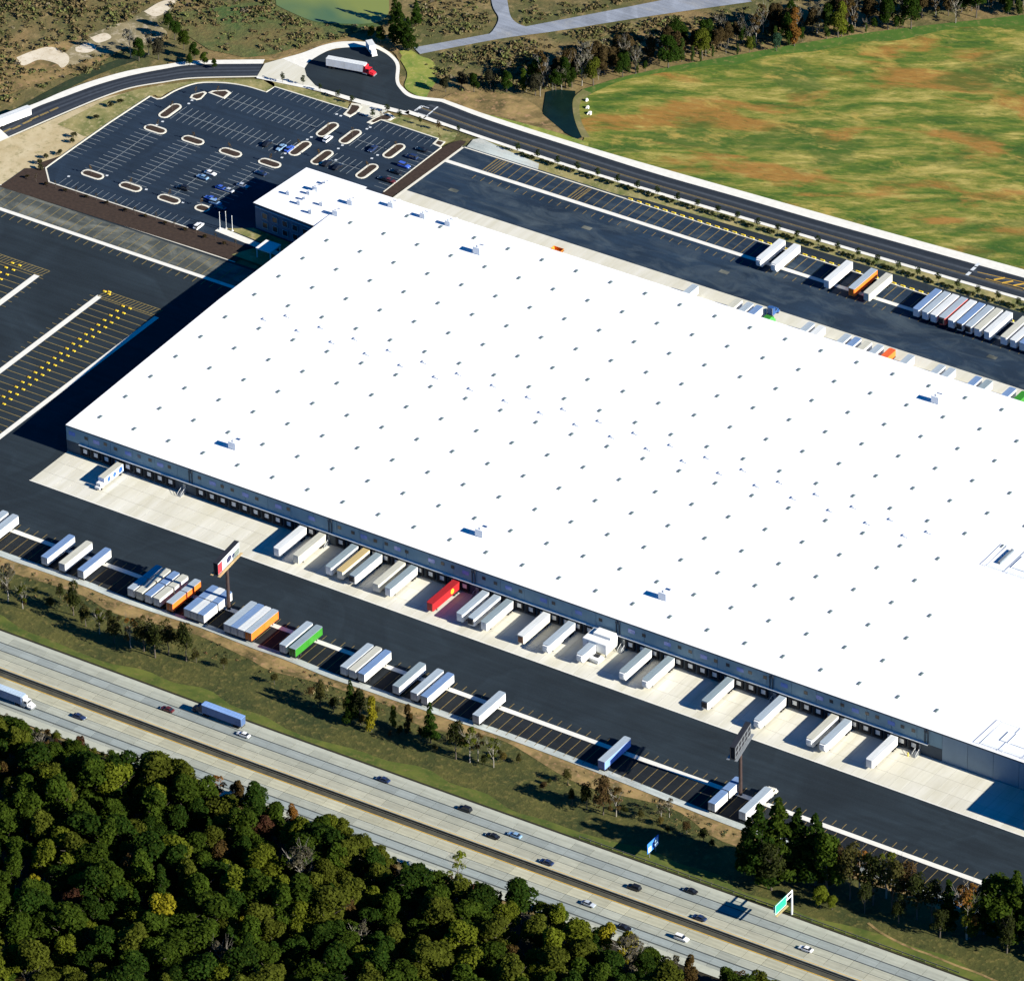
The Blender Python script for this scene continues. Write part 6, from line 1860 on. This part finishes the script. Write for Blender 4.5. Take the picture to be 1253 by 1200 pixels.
for k in range(22):
    x = -128 + 4.4 * k
    tree('twig' if k % 2 else 'shrub', x, 129.2 - RNG.uniform(0, 1.2), 3.6 if k % 2 else 1.5, (0.05, 0.035, 0.015), ('%s thin sapling' if k % 2 else '%s dark shrub') % ORD[k // 2] + ' from the left in the long mulch bed', 'plants in the long mulch bed', z=0.1)
for k, (x, y) in enumerate(((-130, 139.5), (-130.5, 144), (-127.6, 136), (-128.4, 148.4), (-129, 158), (-131, 161), (-131.5, 176), (-133, 186), (-131, 190))):
    tree('shrub', x, y, 2.2, (0.035, 0.035, 0.016), '%s dark bush from the bottom on the bare ground left of the car park' % ORD[k], 'bushes left of the car park', 1.0, z=0.0)

# --- scrub: brush clumps nobody could count
def clump_field(name, regions, n, smin, smax, label, mats, exclude=()):
    V, F, MI = [], [], []
    g = np.random.default_rng(len(name) * 37 + 5)
    polys = [np.array(r) for r in regions]

    def inside(p, poly):
        x, y = p
        c = False
        j = len(poly) - 1
        for i in range(len(poly)):
            xi, yi = poly[i]
            xj, yj = poly[j]
            if (yi > y) != (yj > y) and x < (xj - xi) * (y - yi) / (yj - yi) + xi:
                c = not c
            j = i
        return c
    ex = [np.array(e) for e in exclude]
    areas = []
    for P in polys:
        areas.append(abs(0.5 * np.sum(P[:, 0] * np.roll(P[:, 1], -1) - np.roll(P[:, 0], -1) * P[:, 1])))
    tot = sum(areas)
    for P, a in zip(polys, areas):
        need = int(n * a / tot)
        lo, hi = P.min(0), P.max(0)
        got, tries = 0, 0
        while got < need and tries < need * 9:
            tries += 1
            p = g.uniform(lo, hi)
            if not inside(p, P) or any(inside(p, e) for e in ex):
                continue
            x, y = at(p[0], p[1])
            f = 0.5 + 0.27 * math.sin(x * 0.05 + 2 * math.sin(y * 0.043)) * math.sin(y * 0.06) + 0.23 * math.sin(x * 0.21 + 1.7 * math.sin(y * 0.17)) * math.sin(y * 0.24 + x * 0.08)
            if g.uniform() > (1.15 * f) ** 2.2:
                continue
            got += 1
            s = (smin + (smax - smin) * g.uniform() ** 2.2) * (0.55 + 0.9 * f)
            sq = 0.22 + 0.30 * min(1.0, s)
            mi = int(g.choice(len(mats), p=[0.46, 0.17, 0.27, 0.06, 0.04][:len(mats)] if len(mats) == 5 else None))
            V.append((x, y, s, sq))
            MI.append(mi)
    K = np.array(V)
    nq = 18
    n_ = len(K)
    d = g.normal(size=(n_, nq, 3))
    d /= np.linalg.norm(d, axis=2)[..., None]
    S = K[:, 2][:, None]
    rad = g.uniform(0.45, 1.05, (n_, nq))
    c = np.stack([K[:, 0][:, None] + d[..., 0] * S * rad, K[:, 1][:, None] + d[..., 1] * S * rad, -0.25 + np.abs(d[..., 2]) * S * K[:, 3][:, None] * rad * 1.2], 2)
    nn = d * np.array([0.8, 0.8, 0.6]) + np.array([0, 0, 0.5]) + g.normal(size=d.shape) * 0.6
    nn /= np.linalg.norm(nn, axis=2)[..., None]
    t1 = np.cross(nn, g.normal(size=d.shape))
    t1 /= np.linalg.norm(t1, axis=2)[..., None]
    t2 = np.cross(nn, t1)
    e = (S * g.uniform(0.16, 0.36, (n_, nq)))[..., None]
    q = np.stack([c - t1 * e - t2 * e * 0.4, c + t1 * e * 0.4 - t2 * e, c + t1 * e + t2 * e * 0.5, c - t1 * e * 0.5 + t2 * e], 2).reshape(-1, 3)
    nf = n_ * nq
    me = bpy.data.meshes.new(name)
    me.vertices.add(len(q))
    me.vertices.foreach_set('co', q.ravel())
    me.loops.add(nf * 4)
    me.loops.foreach_set('vertex_index', np.arange(nf * 4))
    me.polygons.add(nf)
    me.polygons.foreach_set('loop_start', np.arange(0, nf * 4, 4))
    me.polygons.foreach_set('loop_total', np.full(nf, 4))
    me.update(calc_edges=True)
    # neighbouring leaves of one bush mostly share its colour, a few take the next one
    mm = np.repeat(np.array(MI), nq)
    sw = g.uniform(size=nf) < 0.22
    mm[sw] = g.integers(0, 3, sw.sum())
    MI = mm
    for m_ in mats:
        me.materials.append(m_)
    me.polygons.foreach_set('material_index', MI)
    me.update()
    o = link(name, me, kind='stuff')
    tag(o, label, 'scrub')
    return o


sc_m = [mat_plain('brown scrub', (0.100, 0.074, 0.028), 0.9, var=0.4, scale=0.7), mat_plain('dark scrub', (0.078, 0.072, 0.024), 0.9, var=0.4, scale=0.7), mat_plain('olive scrub', (0.085, 0.095, 0.024), 0.9, var=0.4, scale=0.7),
        mat_plain('tan scrub', (0.145, 0.105, 0.045), 0.9, var=0.3, scale=0.7), mat_plain('grey scrub', (0.12, 0.10, 0.06), 0.9, var=0.3, scale=0.7)]
lane_ex = [(500, 52), (600, 38), (594, -40), (622, -40), (640, 30), (940, -25), (940, 4), (680, 42), (620, 50), (514, 70)]
clump_field('scrub', [[(515, 70), (620, 50), (930, 0), (1300, -40), (1300, 0), (1000, 40), (830, 72), (700, 100), (640, 116), (560, 112), (530, 90)],
                      [(505, 50), (600, 34), (598, -45), (510, -45)], [(625, -40), (640, 28), (900, -22), (900, -45)],
                      [(-30, -40), (330, -45), (336, 5), (300, 4), (205, 20), (200, 60), (100, 92), (20, 120), (-30, 140)],
                      [(205, 20), (335, 6), (385, 30), (450, 32), (470, 42), (395, 48), (340, 64), (240, 68)]], 6500, 0.22, 1.6,
            'brown autumn scrub and brush covering the waste ground along the top', sc_m, [lane_ex, [(16, 72), (40, 60), (62, 54), (90, 70), (76, 86), (28, 84)], [(82, 64), (150, 28), (205, -5), (205, 12), (190, 40), (150, 56), (90, 74)], [(340, -45), (480, -45), (474, 22), (440, 28), (380, 26), (340, 8)]])
gs_m = [mat_plain('olive tuft', (0.040, 0.046, 0.012), 0.9, var=0.4, scale=0.7), mat_plain('dark tuft', (0.022, 0.028, 0.008), 0.9, var=0.4, scale=0.7), mat_plain('straw tuft', (0.16, 0.11, 0.04), 0.9, var=0.4, scale=0.7), mat_plain('rust tuft', (0.12, 0.06, 0.025), 0.9, var=0.4, scale=0.7), mat_plain('pale tuft', (0.24, 0.19, 0.09), 0.9, var=0.4, scale=0.7)]
clump_field('rough_herbage', [[(-30, 676), (0, 686), (107, 723), (250, 774), (443, 846), (619, 907), (830, 989), (906, 1020), (906, 1046), (830, 1018), (619, 934), (443, 874), (250, 802), (107, 752), (0, 716), (-30, 706)]], 3000, 0.16, 0.75,
            'rough dry herbage along the drain channel above the motorway verge', gs_m)
for o in bpy.data.objects:
    if o.type == 'MESH' and o.name.startswith(('crown',)):
        pass
